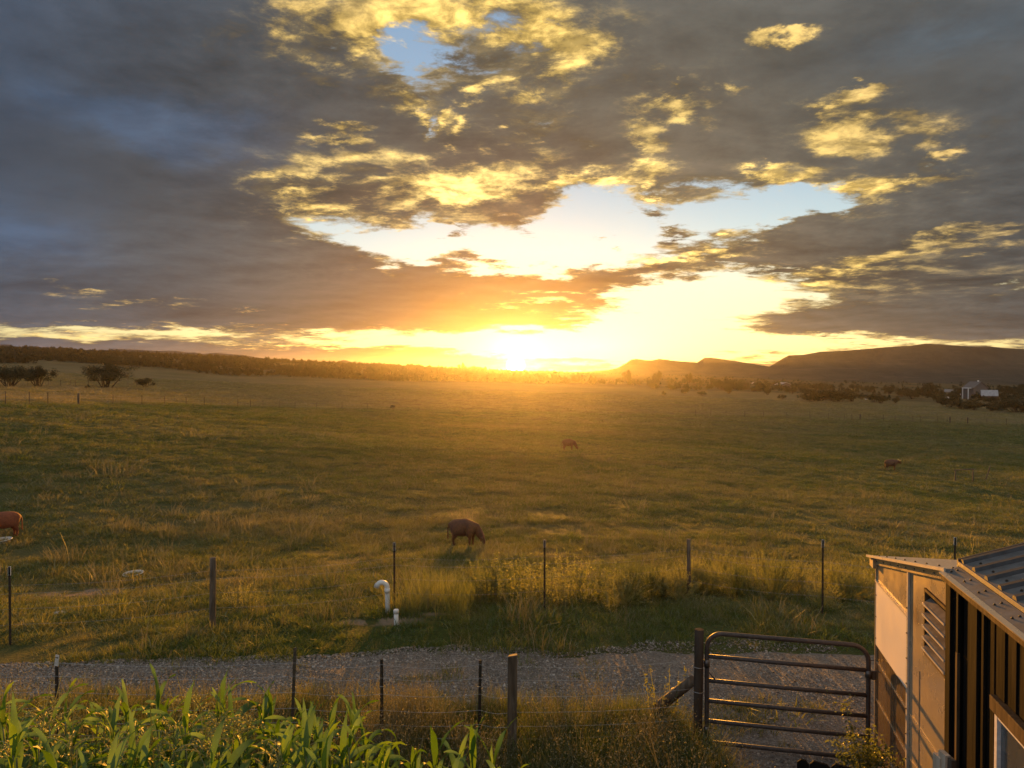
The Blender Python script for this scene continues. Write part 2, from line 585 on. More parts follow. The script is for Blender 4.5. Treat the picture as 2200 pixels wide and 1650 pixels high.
M_GRASS = leaf_mat('grass_blades', (0.092, 0.128, 0.028), (0.27, 0.225, 0.10), gloss=-0.14, rough=0.6)
M_STRAW = leaf_mat('dry_stems', (0.15, 0.14, 0.07), (0.26, 0.22, 0.13), trans=0.3, gloss=0.05)
M_WEED = leaf_mat('weed_leaves', (0.070, 0.095, 0.025), (0.20, 0.17, 0.07), gloss=0.07)
M_WEEDT = leaf_mat('weed_leaves_single', (0.13, 0.16, 0.05), (0.22, 0.205, 0.09), 0.8, trans=0.66, gloss=0.06)
M_TREE = leaf_mat('tree_leaves', (0.026, 0.034, 0.014), (0.045, 0.042, 0.018), 0.7, trans=0.12, gloss=0.04)
M_FOREST = leaf_mat('forest_needles', (0.022, 0.030, 0.013), (0.042, 0.038, 0.018), trans=0.06, gloss=0.03)
M_BARK = surface('bark', (0.085, 0.06, 0.04), (0.03, 0.022, 0.016), 0.9, 30, bump=0.01)
M_CORN = leaf_mat('corn_leaf', (0.070, 0.160, 0.014), (0.16, 0.23, 0.035), 0.6, trans=0.52, gloss=0.055, rough=0.5, var=0.5)
M_STALK = leaf_mat('corn_stalk', (0.10, 0.14, 0.035), (0.17, 0.17, 0.06), 0.7, trans=0.15, gloss=0.15)
M_TASSEL = leaf_mat('corn_tassel', (0.27, 0.30, 0.10), (0.36, 0.34, 0.15), 0.9, trans=0.5, gloss=0.06)
M_OLDWOOD = surface('weathered_wood', (0.17, 0.125, 0.085), (0.075, 0.055, 0.038), 0.85, 14, bump=0.004, stretch=(1, 1, 0.12), wear=(0.24, 0.20, 0.16))
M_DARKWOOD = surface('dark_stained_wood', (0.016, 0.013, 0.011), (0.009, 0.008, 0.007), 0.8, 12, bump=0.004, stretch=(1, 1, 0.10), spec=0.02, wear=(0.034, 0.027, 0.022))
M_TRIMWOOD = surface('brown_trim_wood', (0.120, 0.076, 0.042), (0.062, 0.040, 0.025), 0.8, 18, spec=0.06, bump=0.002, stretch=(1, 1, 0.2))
M_RAWWOOD = surface('raw_pine', (0.52, 0.37, 0.20), (0.38, 0.25, 0.13), 0.7, 16, bump=0.002)
M_PALEWOOD = surface('pale_lumber', (0.62, 0.54, 0.42), (0.45, 0.36, 0.25), 0.7, 16, bump=0.002, stretch=(1, 1, 0.2))
M_GATE = surface('brown_painted_tube', (0.085, 0.066, 0.055), (0.055, 0.043, 0.037), 0.52, 25, spec=0.4, wear=(0.11, 0.075, 0.055))
M_STEEL = surface('dull_steel', (0.20, 0.19, 0.18), (0.12, 0.11, 0.10), 0.45, 40, metal=0.8)
M_POST = surface('green_black_steel_post', (0.030, 0.032, 0.026), (0.055, 0.035, 0.022), 0.6, 30, metal=0.2)
M_WHITE = surface('white_paint', (0.78, 0.77, 0.74), (0.62, 0.60, 0.56), 0.5, 30)
M_PVC = surface('white_plastic_pipe', (0.80, 0.79, 0.76), (0.70, 0.68, 0.63), 0.4, 9, wear=(0.52, 0.47, 0.40))
M_TUB = surface('pale_rubber', (0.62, 0.58, 0.52), (0.45, 0.42, 0.38), 0.6, 12)
M_WIRE = surface('galvanised_wire', (0.42, 0.40, 0.38), (0.28, 0.26, 0.24), 0.35, 60, metal=0.9)
M_SHEET = surface('tarnished_metal_sheet', (0.64, 0.53, 0.37), (0.54, 0.44, 0.30), 0.30, 2.6, metal=0.55, wear=(0.40, 0.29, 0.17))
M_PANEL = surface('pale_translucent_sheet', (0.93, 0.86, 0.74), (0.86, 0.77, 0.64), 0.38, 1.7, metal=0.0, wear=(0.50, 0.38, 0.26), spec=0.6)
M_LOWER = surface('reflection_streaked_sheet', (0.36, 0.25, 0.15), (0.13, 0.095, 0.06), 0.3, 24, metal=0.8, stretch=(1, 1, 0.10), wear=(0.14, 0.12, 0.09))  # dark vertical streaks and patches paint in the reflection of the weeds
M_GALV = surface('galvanised_roof', (0.46, 0.45, 0.43), (0.33, 0.325, 0.31), 0.42, 28, metal=0.75, bump=0.001)
M_ROOF = surface('grey_ribbed_roof', (0.150, 0.148, 0.145), (0.095, 0.093, 0.09), 0.55, 9, metal=0.1, wear=(0.25, 0.23, 0.21))
M_RIB = surface('dark_roof_rib', (0.06, 0.058, 0.058), (0.04, 0.038, 0.038), 0.5, 12, metal=0.2)
M_GLASS = surface('dusky_glass', (0.10, 0.11, 0.115), (0.07, 0.08, 0.085), 0.12, 3, spec=0.8)
M_VOID = surface('dark_interior', (0.03, 0.022, 0.016), (0.02, 0.015, 0.011), 0.9, 8)  # near-black colour stands for an unlit interior
M_LIT_EDGE = surface('pale_lit_edge', (0.72, 0.66, 0.56), (0.58, 0.52, 0.43), 0.35, 20, metal=0.3)  # pale tone puts sunlight into the colour of slat edges and seam


def hide_mat(name, a, b, rim):
    m, g, out = mat_new(name)
    p = g.add('ShaderNodeBsdfPrincipled')
    co = g.add('ShaderNodeTexCoord').outputs['Object']
    n = g.noise(co, 9.0, 7.0, 0.7)
    f = g.noise(g.v('MULTIPLY', co, (1, 1, 3)), 60.0, 3.0, 0.7)
    col = g.mix(g.step(n, 0.35, 0.65), a, b)
    g.put(p.inputs['Base Color'], g.mix(g.step(f, 0.3, 0.75, 0.0, 0.45), col, rim))
    p.inputs['Roughness'].default_value = 0.75
    p.inputs['Sheen Weight'].default_value = 0.5
    p.inputs['Sheen Roughness'].default_value = 0.4
    p.inputs['Sheen Tint'].default_value = rim + (1.0,)
    bp = g.add('ShaderNodeBump')
    bp.inputs['Distance'].default_value = 0.012
    g.put(bp.inputs['Height'], f)
    g.t.links.new(bp.outputs[0], p.inputs['Normal'])
    g.t.links.new(p.outputs[0], out.inputs['Surface'])
    return m


M_RED = hide_mat('red_hide', (0.25, 0.058, 0.018), (0.14, 0.032, 0.011), (0.40, 0.14, 0.05))
M_BROWN = hide_mat('dark_brown_hide', (0.120, 0.044, 0.020), (0.055, 0.023, 0.012), (0.26, 0.12, 0.05))
M_HORN = surface('horn', (0.50, 0.42, 0.30), (0.32, 0.25, 0.16), 0.4, 30)
M_HOOF = surface('hoof', (0.03, 0.025, 0.02), None, 0.6, 20)


# ------------------------------------------------------------------ the land
def fence_row(px):
    """screen height of the far edge of the green pasture"""
    return np.interp(px, [-400, 0, 300, 450, 633, 850, 1100, 1400, 1850, 2200, 2600], [862, 866, 867, 869, 876, 879, 884, 889, 902, 913, 925])


def dryness(x, y, z):
    px, py = project(x, np.maximum(y, 2.0), z)
    wob = (fbm(np.asarray(x) / 9, np.asarray(y) / 9, 3) - 0.5) * 10
    beyond = sstep(fence_row(px) - py + wob, -4, 5)
    d = 0.27 + 0.55 * (fbm(np.asarray(x) / 9 + 3, np.asarray(y) / 4.5, 4) - 0.45) + 0.5 * (fbm(np.asarray(x) / 38 + 11, np.asarray(y) / 15, 3) - 0.5)
    r = np.hypot(x, y)
    # lush strip beside the drive, drier ground between it and the fence, green further out
    lush = np.exp(-((r - 12.3) / 0.9) ** 2) * sstep(-np.asarray(x), -2.5, 2.5)
    mid = np.exp(-((np.log(r) - math.log(24)) / 0.42) ** 2)
    d = d - 0.35 * lush + 0.22 * mid - 0.12 * sstep(r, 38, 60) * sstep(-np.asarray(x), -10, 20)
    return np.clip(d * (1 - beyond) + beyond * (0.80 + 0.5 * (fbm(np.asarray(x) / 22, np.asarray(y) / 22, 3) - 0.5)), 0, 1)


def scrubby(x, y, z):
    """0..1: dark brush on the ridge and in the far valley"""
    px, py = project(x, np.maximum(y, 2.0), z)
    edge = np.interp(px, [-400, 0, 100, 350, 500, 900, 1100, 1400, 1700, 1950, 2200, 2700], [772, 777, 779, 798, 807, 818, 820, 836, 846, 862, 880, 900])
    wob = (fbm(np.asarray(x) / 40, np.asarray(y) / 40, 3) - 0.5) * 14
    return sstep(edge - py + wob, -2, 3)


def dirt_mask(x, y):
    x, y = np.asarray(x, float), np.asarray(y, float)
    s = np.zeros_like(x)
    for px, py, rx, ry, w in ((815, 1335, 0.9, 0.28, 0.9), (760, 1290, 0.5, 0.6, 0.7), (930, 1322, 0.7, 0.18, 0.7), (200, 1272, 1.2, 0.5, 1.0), (560, 1330, 0.8, 0.2, 0.5),
                              (330, 1400, 1.4, 0.15, 0.5), (1160, 1305, 0.8, 0.25, 0.7), (1310, 1290, 0.5, 0.3, 0.5), (520, 1285, 0.8, 0.5, 0.5)):
        c = ground(px, py)
        q = ((x - c[0]) / rx) ** 2 + ((y - c[1]) / ry) ** 2
        s = np.maximum(s, w * np.exp(-q * 1.1))
    return np.clip(s * sstep(fbm(x * 2.4, y * 3.4, 4), 0.30, 0.62) * 1.25, 0, 1)


def drive_edges(x):
    """near and far edge of the gravel drive"""
    x = np.asarray(x, float)
    far = np.interp(x, [-14, -7, -4, -1.5, 1.0, 3.5, 7], [10.9, 11.1, 11.3, 11.55, 11.45, 11.75, 12.2]) + (fbm(x * 1.3, x * 0 + 2.0, 3) - 0.5) * 0.6
    near = np.interp(x, [-14, -5, -2.5, -0.5, 1.2, 2.0, 2.4, 4.2, 8], [9.9, 9.8, 9.7, 9.45, 9.3, 8.9, 6.6, 6.0, 6.0]) + (fbm(x * 1.7, x * 0 + 7.0, 3) - 0.5) * 0.5
    return near, far


def land_material():
    m, g, out = mat_new('pasture_soil')
    p = g.add('ShaderNodeBsdfPrincipled')
    pos = g.add('ShaderNodeNewGeometry').outputs['Position']
    att = lambda n: g.add('ShaderNodeAttribute', attribute_name=n).outputs['Fac']
    n1 = g.noise(pos, 0.9, 8.0, 0.66)
    n2 = g.noise(pos, 0.06, 7.0, 0.62)
    n3 = g.noise(pos, 14.0, 5.0, 0.65)
    dry = g.m('ADD', att('dry'), g.m('ADD', g.m('MULTIPLY', g.m('SUBTRACT', n1, 0.5), 0.7), g.m('MULTIPLY', g.m('SUBTRACT', n2, 0.5), 0.9)), clamp=True)
    green = g.mix(g.step(n3, 0.3, 0.7), (0.055, 0.080, 0.016), (0.030, 0.044, 0.010))
    tan = g.mix(g.step(n3, 0.3, 0.7), (0.235, 0.175, 0.080), (0.145, 0.105, 0.048))
    col = g.mix(dry, green, tan)
    brush = g.mix(g.step(n2, 0.3, 0.7), (0.034, 0.034, 0.016), (0.065, 0.052, 0.026))
    sc = g.m('MULTIPLY', att('scrub'), g.step(g.m('ADD', n2, g.m('MULTIPLY', n1, 0.5)), 0.55, 0.85, 1.0, 0.55))
    col = g.mix(sc, col, brush)
    soil = g.mix(n3, (0.30, 0.225, 0.15), (0.17, 0.125, 0.085))
    col = g.mix(g.step(g.m('ADD', att('dirt'), g.m('MULTIPLY', g.m('SUBTRACT', n3, 0.5), 0.4)), 0.25, 0.6), col, soil)
    g.put(p.inputs['Base Color'], col)
    p.inputs['Roughness'].default_value = 0.95
    p.inputs['Specular IOR Level'].default_value = 0.1
    b = g.add('ShaderNodeBump')
    b.inputs['Distance'].default_value = 0.06
    b.inputs['Strength'].default_value = 0.9
    g.put(b.inputs['Height'], g.m('ADD', n3, g.m('MULTIPLY', n1, 2.0)))
    g.t.links.new(b.outputs[0], p.inputs['Normal'])
    g.t.links.new(p.outputs[0], out.inputs['Surface'])
    return m


def polar_sheet(name, radii, azs, zfun, mat, attrs, kind='structure', **kw):
    rr, aa = np.meshgrid(radii, azs, indexing='ij')
    x, y = rr * np.sin(aa), rr * np.cos(aa)
    z = zfun(x, y)
    V = np.stack((x, y, z), -1).reshape(-1, 3)
    nr, na = rr.shape
    i, j = np.meshgrid(np.arange(nr - 1), np.arange(na - 1), indexing='ij')
    a = (i * na + j).ravel()
    Fc = np.stack((a, a + 1, a + na + 1, a + na), 1)
    me = mesh_of(name, V, Fc[:, ::-1], mat, True)
    for k, f in attrs.items():
        at_ = me.attributes.new(k, 'FLOAT', 'POINT')
        at_.data.foreach_set('value', np.asarray(f(V[:, 0], V[:, 1], V[:, 2]), np.float32))
    me.update()
    return link(name, me, kind=kind, **kw)


front_az = np.linspace(-R(44), R(44), 300)
azs = np.concatenate((np.linspace(-pi, -R(44.6), 60), front_az, np.linspace(R(44.6), pi, 60)))
land = polar_sheet('ground', np.concatenate(([0.0], np.geomspace(1.0, 1950, 330))), azs, H, land_material(),
                   {'dry': dryness, 'scrub': scrubby, 'dirt': lambda x, y, z: dirt_mask(x, y)})


# gravel drive
def gravel_material():
    m, g, out = mat_new('gravel_surface')
    p = g.add('ShaderNodeBsdfPrincipled')
    pos = g.add('ShaderNodeNewGeometry').outputs['Position']
    v = g.add('ShaderNodeTexVoronoi')
    v.inputs['Scale'].default_value = 42.0
    g.put(v.inputs['Vector'], pos)
    n = g.noise(pos, 1.4, 6.0, 0.6)
    stone = g.ramp(g.v('DOT_PRODUCT', v.outputs['Color'], (0.4, 0.3, 0.3), out=1), [(0.0, (0.095, 0.078, 0.062)), (0.5, (0.19, 0.158, 0.128)), (1.0, (0.36, 0.31, 0.26))])
    g.put(p.inputs['Base Color'], g.mix(g.step(n, 0.35, 0.75, 0.0, 0.55), stone, (0.12, 0.09, 0.06)))
    p.inputs['Roughness'].default_value = 0.85
    p.inputs['Specular IOR Level'].default_value = 0.2
    b = g.add('ShaderNodeBump')
    b.inputs['Distance'].default_value = 0.02
    g.put(b.inputs['Height'], g.m('MULTIPLY', v.outputs['Distance'], -1.0))
    g.t.links.new(b.outputs[0], p.inputs['Normal'])
    g.t.links.new(p.outputs[0], out.inputs['Surface'])
    return m


M_GRAVEL = gravel_material()


def make_drive():
    xs = np.linspace(-13, 7.5, 206)
    near, far = drive_edges(xs)
    ts = np.linspace(0, 1, 26)
    x = np.repeat(xs[:, None], 26, 1)
    y = near[:, None] + (far - near)[:, None] * ts
    z = H(x, y) - 0.03 + 0.042 * np.clip(np.sin(pi * ts) * 4, 0, 1) + 0.02 * (fbm(x * 3, y * 3, 2) - 0.5) * np.sin(pi * ts)
    V = np.stack((x, y, z), -1).reshape(-1, 3)
    i, j = np.meshgrid(np.arange(205), np.arange(25), indexing='ij')
    a = (i * 26 + j).ravel()
    link('gravel_drive', mesh_of('gravel_drive', V, np.stack((a, a + 26, a + 27, a + 1), 1), M_GRAVEL, True), kind='structure',
         label='grey gravel drive between the near wire fence and the pasture')


make_drive()


# ------------------------------------------------------------------ far hills
def hill_material(name, a, b, rock):
    m, g, out = mat_new(name)
    p = g.add('ShaderNodeBsdfPrincipled')
    pos = g.add('ShaderNodeNewGeometry').outputs['Position']
    n = g.noise(pos, 0.045, 9.0, 0.65)
    f = g.noise(pos, 0.5, 4.0, 0.6)
    col = g.mix(g.step(g.m('ADD', n, g.m('MULTIPLY', f, 0.4)), 0.5, 0.9), a, b)
    band = g.noise(g.v('MULTIPLY', pos, (0.25, 0.25, 6.0)), 0.07, 4.0, 0.6)
    col = g.mix(g.step(band, 0.60, 0.68, 0.0, 0.5), col, rock)
    g.put(p.inputs['Base Color'], col)
    p.inputs['Roughness'].default_value = 1.0
    p.inputs['Specular IOR Level'].default_value = 0.05
    bm_ = g.add('ShaderNodeBump')
    bm_.inputs['Distance'].default_value = 1.0
    g.put(bm_.inputs['Height'], f)
    g.t.links.new(bm_.outputs[0], p.inputs['Normal'])
    g.t.links.new(p.outputs[0], out.inputs['Surface'])
    return m


def hill(name, crest, Y, front, back, mat, label, rough=0.03, seed=0.0, step=3.0):
    """a long ridge: crest heights follow the skyline, both flanks fall away with gullies"""
    cpx = np.arange(crest[0][0], crest[-1][0] + 0.1, step)
    cpy = np.interp(cpx, [c[0] for c in crest], [c[1] for c in crest])
    ts = np.concatenate((-np.linspace(1, 0, 34) ** 1.2, np.linspace(0, 1, 14)[1:]))
    V = []
    for px, py in zip(cpx, cpy):
        p = at(px, py, Y)
        x, y = p[0] * (Y + np.where(ts < 0, ts * front, ts * back)) / Y, Y + np.where(ts < 0, ts * front, ts * back)
        g0 = H(x, y) - 1.0
        hgt = p[2] - H(p[0], p[1])
        prof = np.where(ts < 0, (1 - np.abs(ts)) ** 1.5 * 0.75 + 0.25 * sstep(1 - np.abs(ts), 0.72, 0.97), (1 - ts) ** 1.3)
        gully = (np.abs(fbm(x / 28 + seed, y / 120, 3) - 0.5) * 2) * np.sin(pi * np.clip(np.abs(ts), 0, 1)) * 0.16
        tip = (vnoise(x / 2.4, y / 30.0) - 0.5) * rough * 0.35 * np.clip(1 - np.abs(ts) * 3, 0, 1)
        z = g0 + (hgt + 1.0) * np.clip(prof - gully + tip, -0.02, 2)
        V.append(np.stack((x, y, z), -1))
    V = np.array(V)
    n, k = V.shape[:2]
    i, j = np.meshgrid(np.arange(n - 1), np.arange(k - 1), indexing='ij')
    a = (i * k + j).ravel()
    return link(name, mesh_of(name, V.reshape(-1, 3), np.stack((a, a + k, a + k + 1, a + 1), 1), mat, True), kind='structure', label=label)


M_MESA = hill_material('mesa_brush', (0.048, 0.047, 0.040), (0.080, 0.073, 0.058), (0.125, 0.108, 0.085))
M_MTN = hill_material('far_mountain', (0.05, 0.055, 0.06), (0.08, 0.08, 0.085), (0.12, 0.11, 0.11))
hill('butte_ridge', [(1255, 801), (1277, 797.6), (1304, 795.5), (1326, 790.5), (1343, 782), (1356, 772.5), (1367, 771), (1384, 773.5), (1400, 774.5), (1414, 771), (1430, 772.5), (1454, 776),
                     (1498, 779), (1505, 774), (1513, 769), (1527, 768.5), (1550, 771.5), (1582, 776), (1653, 787.6), (1700, 795), (1760, 803)], 900, 140, 100, M_MESA,
     'low double-humped butte on the horizon beside the mesa', 0.05, 3.0)
hill('mesa', [(1610, 800), (1640, 793), (1653, 788), (1669, 778), (1682, 770), (1694, 763.6), (1727, 762), (1764, 755.6), (1811, 753.5), (1858, 750), (1909, 745.5), (1956, 743), (1989, 738),
              (2036, 741), (2084, 745), (2127, 744), (2156, 748), (2200, 750), (2300, 752), (2450, 765), (2600, 785)], 830, 200, 130, M_MESA,
     'long flat-topped mesa rising over the valley', 0.03, 9.0)
hill('distant_mountains', [(-300, 752), (-200, 744), (-100, 748), (0, 740.5), (19, 740), (46, 746.7), (58, 743), (76, 747), (101, 745), (120, 748.6), (147, 748), (191, 753), (210, 755), (229, 752), (245, 749.5),
                           (292, 751), (335, 754), (382, 754), (404, 757.6), (417, 757), (436, 761), (461, 758), (491, 761), (518, 762), (540, 766), (600, 776), (720, 778), (740, 773), (760, 779), (800, 790)],
     785, 60, 60, M_MTN, 'pale blue mountains far beyond the wooded ridge', 0.10, 21.0)


# ------------------------------------------------------------------ scattered growth
def blade_arrays(r, n, rad, h, w, lean, segs=2, droop=0.35, tip=0.08):
    """n thin blades growing from a disc: arched strips of quads"""
    a, q = r.uniform(0, 2 * pi, n), rad * np.sqrt(r.random(n))
    bx, by = q * np.cos(a), q * np.sin(a)
    hh = r.uniform(h[0], h[1], n)
    da = np.where(r.random(n) < 0.6, a, r.uniform(0, 2 * pi, n)) + r.normal(0, 0.4, n)
    ln = np.abs(r.normal(lean, lean * 0.6, n)) * hh
    fx, fy = np.cos(da), np.sin(da)
    ta = r.uniform(0, 2 * pi, n)
    sx, sy = np.cos(ta), np.sin(ta)
    V = []
    for k in range(segs + 1):
        t = k / segs
        px = bx + fx * ln * (t ** 1.6)
        py = by + fy * ln * (t ** 1.6)
        pz = hh * (t - droop * lean * t ** 3) - 0.01
        ww = w * (1 - (1 - tip) * t ** 1.2) * 0.5
        V.append(np.stack((px - sx * ww, py - sy * ww, pz), -1))
        V.append(np.stack((px + sx * ww, py + sy * ww, pz), -1))
    V = np.stack(V, 1)
    m = 2 * (segs + 1)
    base = np.arange(n)[:, None] * m
    Fs = [base + np.array([[2 * k, 2 * k + 1, 2 * k + 3, 2 * k + 2]]) for k in range(segs)]
    return V.reshape(-1, 3), np.concatenate(Fs, 0)


def join(*vf):
    Vs, Fs, off = [], [], 0
    for V, Fc in vf:
        Vs.append(V)
        Fs.append(Fc + off)
        off += len(V)
    return np.concatenate(Vs), np.concatenate(Fs)


def leaf_cards(r, P, size, flat=0.0, aspect=0.5):
    """one small quad leaf at every point, turned at random"""
    n = len(P)
    u = r.normal(size=(n, 3))
    u[:, 2] *= 1 - flat
    u /= np.linalg.norm(u, axis=1)[:, None]
    v = np.cross(u, r.normal(size=(n, 3)))
    v /= np.linalg.norm(v, axis=1)[:, None] + 1e-9
    s = size * r.uniform(0.6, 1.3, n)[:, None]
    V = np.stack((P - u * s, P - v * s * aspect, P + u * s, P + v * s * aspect), 1).reshape(-1, 3)
    return V, np.arange(4 * n).reshape(n, 4)


def strips(A, B, w):
    """flat stems from points A to B"""
    d = B - A
    s = np.cross(d, np.random.default_rng(3).normal(size=d.shape))
    s = s / (np.linalg.norm(s, axis=1)[:, None] + 1e-9) * w * 0.5
    V = np.stack((A - s, A + s, B + s * 0.5, B - s * 0.5), 1).reshape(-1, 3)
    return V, np.arange(4 * len(A)).reshape(-1, 4)


def proto_set(name, meshes):
    c = bpy.data.collections.new(name)
    for k, me in enumerate(meshes):
        o = bpy.data.objects.new('%s_%02d' % (name, k), me)
        c.objects.link(o)
    return c


def scatter(name, protos, P, rot, scale, idx, tint, shade, label, parent=None, kind='stuff'):
    """one stuff object: a copy of a clump on every point"""
    me = bpy.data.meshes.new(name)
    n = len(P)
    me.vertices.add(n)
    me.vertices.foreach_set('co', np.asarray(P, np.float32).ravel())
    for k, t, d, f in (('turn', 'FLOAT_VECTOR', rot, 'vector'), ('size', 'FLOAT_VECTOR', scale, 'vector'), ('pick', 'INT', idx, 'value'), ('tint', 'FLOAT', tint, 'value'), ('shade', 'FLOAT', shade, 'value')):
        at_ = me.attributes.new(k, t, 'POINT')
        at_.data.foreach_set(f, np.asarray(d, np.int32 if t == 'INT' else np.float32).ravel())
    o = link(name, me, parent, label, kind=kind)
    ng = bpy.data.node_groups.new(name + '_grow', 'GeometryNodeTree')
    ng.interface.new_socket('Geometry', in_out='INPUT', socket_type='NodeSocketGeometry')
    ng.interface.new_socket('Geometry', in_out='OUTPUT', socket_type='NodeSocketGeometry')
    N = ng.nodes
    gi, go = N.new('NodeGroupInput'), N.new('NodeGroupOutput')
    iop = N.new('GeometryNodeInstanceOnPoints')
    ci = N.new('GeometryNodeCollectionInfo')
    ci.inputs['Collection'].default_value = protos
    ci.inputs['Separate Children'].default_value = True
    ci.inputs['Reset Children'].default_value = True
    iop.inputs['Pick Instance'].default_value = True
    def attr(nm, t):
        x = N.new('GeometryNodeInputNamedAttribute')
        x.data_type = t
        x.inputs[0].default_value = nm
        return next(s for s in x.outputs if s.enabled and s.name == 'Attribute')
    L = ng.links.new
    L(gi.outputs[0], iop.inputs['Points'])
    L(ci.outputs[0], iop.inputs['Instance'])
    L(attr('pick', 'INT'), iop.inputs['Instance Index'])
    er = N.new('FunctionNodeEulerToRotation')
    L(attr('turn', 'FLOAT_VECTOR'), er.inputs[0])
    L(er.outputs[0], iop.inputs['Rotation'])
    L(attr('size', 'FLOAT_VECTOR'), iop.inputs['Scale'])
    L(iop.outputs[0], go.inputs[0])
    md = o.modifiers.new('grow', 'NODES')
    md.node_group = ng
    return o


def wedge(r, n, r0, r1, half=R(38)):
    q = np.sqrt(r.uniform(r0 * r0, r1 * r1, n))
    a = r.uniform(-half, half, n)
    return q * np.sin(a), q * np.cos(a)


# footprints of the two sheds, so that nothing grows through their floors
UX, UY = -0.235 / sqrt(0.235 ** 2 + 0.972 ** 2), -0.972 / sqrt(0.235 ** 2 + 0.972 ** 2)
U3, W3, Z3 = np.array((UX, UY, 0)), np.array((-UY, UX, 0)), np.array((0, 0, 1.0))
SHED_A = np.array((4.06, 8.2, 0.0))
BARN_A = np.array((3.40, 5.75, 0.0))


def indoors(x, y):
    def loc(A):
        dx, dy = x - A[0], y - A[1]
        return dx * U3[0] + dy * U3[1], dx * W3[0] + dy * W3[1]
    t, w = loc(SHED_A)
    s = (t > -0.1) & (t < 4) & (w > -0.08) & (w < 5)
    t, w = loc(BARN_A)
    return s | ((t > -0.1) & (w > -0.1) & (w < 6))


def on_drive(x, y, pad=0.0):
    near, far = drive_edges(x)
    return (y > near + pad) & (y < far - pad)


gr = np.random.default_rng(21)
grass_protos = proto_set('grass_clump', [mesh_of('grass_clump', *blade_arrays(gr, 46, 0.13, (0.05, 0.13), 0.0075, 0.55, 2), M_GRASS) for k in range(4)]
                         + [mesh_of('grass_clump', *blade_arrays(gr, 40, 0.20, (0.05, 0.12), 0.011, 0.8, 2), M_GRASS) for k in range(3)]
                         + [mesh_of('straw_clump', *blade_arrays(gr, 22, 0.16, (0.16, 0.34), 0.006, 0.35, 2, tip=0.5), M_STRAW) for k in range(3)])


def make_grass():
    r = np.random.default_rng(31)
    X, Y, S, Zs = [], [], [], []
    for r0, r1, dens, s0, zs in ((6.2, 10, 55, 1.0, 1.0), (10, 16, 62, 1.0, 0.95), (16, 30, 36, 1.25, 1.1), (30, 60, 14, 1.8, 1.1), (60, 130, 4.6, 2.9, 1.25), (130, 260, 0.9, 5.5, 1.6)):
        n = int(R(76) * (r1 * r1 - r0 * r0) / 2 * dens)
        x, y = wedge(r, n, r0, r1)
        X.append(x); Y.append(y); S.append(np.full(n, s0)); Zs.append(np.full(n, zs))
    x, y, s, zs = (np.concatenate(v) for v in (X, Y, S, Zs))
    keep = ~indoors(x, y)
    edge = r.random(len(x))
    drv = on_drive(x, y, 0.10)
    isle = np.zeros(len(x), bool)                   # tufts that grow in the gravel
    for px, py, rx, ry in ((910, 1462, 0.36, 0.12), (1140, 1465, 0.10, 0.07), (1610, 1530, 0.55, 0.22), (1760, 1527, 0.30, 0.14), (1560, 1565, 0.4, 0.25), (1840, 1470, 0.15, 0.1), (1250, 1430, 0.2, 0.06), (700, 1420, 0.4, 0.08)):
        c = ground(px, py)
        isle |= ((x - c[0]) / rx) ** 2 + ((y - c[1]) / ry) ** 2 < 0.4 + 0.9 * edge
    keep &= ~drv | isle | (edge < 0.02)
    keep &= dirt_mask(x, y) < 0.30 + 0.5 * edge
    patchy = fbm(x / 1.6 + 5, y / 1.6, 3)
    keep &= (patchy + r.normal(0, 0.12, len(x)) > 0.36) | (np.hypot(x, y) > 40)
    x, y, s, zs, patchy = x[keep], y[keep], s[keep], zs[keep], patchy[keep]
    z = H(x, y)
    n = len(x)
    dry = dryness(x, y, z)
    scr = scrubby(x, y, z)
    tint = np.clip(dry + r.normal(0, 0.16, n) + 0.35 * (fbm(x / 0.9, y / 0.9, 2) - 0.5), 0, 1)
    straw = (r.random(n) < 0.03 + 0.26 * np.clip(dry - 0.35, 0, 1))
    pick = np.where(straw, r.integers(7, 10, n), r.integers(0, 7, n))
    sc = s * r.uniform(0.65, 1.35, n) * (0.55 + 0.9 * patchy) * np.where(r.random(n) < 0.05, 1.6, 1.0)
    k = scr < 0.8
    scale = np.stack((sc, sc, zs * sc / s * r.uniform(0.7, 1.3, n)), -1)
    rot = np.stack((r.normal(0, 0.08, n), r.normal(0, 0.08, n), r.uniform(0, 2 * pi, n)), -1)
    scatter('pasture_grass', grass_protos, np.stack((x, y, z), -1)[k], rot[k], scale[k], pick[k], tint[k], r.random(n)[k], 'short green and straw coloured grass covering the pasture')
    print('grass clumps', int(k.sum()))


make_grass()

# loose stones on the drive
def stone(r):
    b = bmesh.new()
    bmesh.ops.create_icosphere(b, subdivisions=1, radius=1.0)
    for v in b.verts:
        v.co = v.co * float(r.uniform(0.65, 1.15))
        v.co.z *= 0.6
    me = bpy.data.meshes.new('pebble')
    b.to_mesh(me)
    b.free()
    me.materials.append(M_STONE)
    return me


def stone_mat():
    m, g, out = mat_new('gravel_stone')
    p = g.add('ShaderNodeBsdfPrincipled')
    t = g.add('ShaderNodeAttribute', attribute_type='INSTANCER', attribute_name='tint').outputs['Fac']
    g.put(p.inputs['Base Color'], g.ramp(t, [(0.0, (0.085, 0.07, 0.056)), (0.5, (0.21, 0.175, 0.145)), (0.85, (0.29, 0.25, 0.205)), (1.0, (0.44, 0.39, 0.33))]))
    p.inputs['Roughness'].default_value = 0.75
    g.t.links.new(p.outputs[0], out.inputs['Surface'])
    return m


M_STONE = stone_mat()
pebbles = proto_set('pebble', [stone(gr) for k in range(6)])


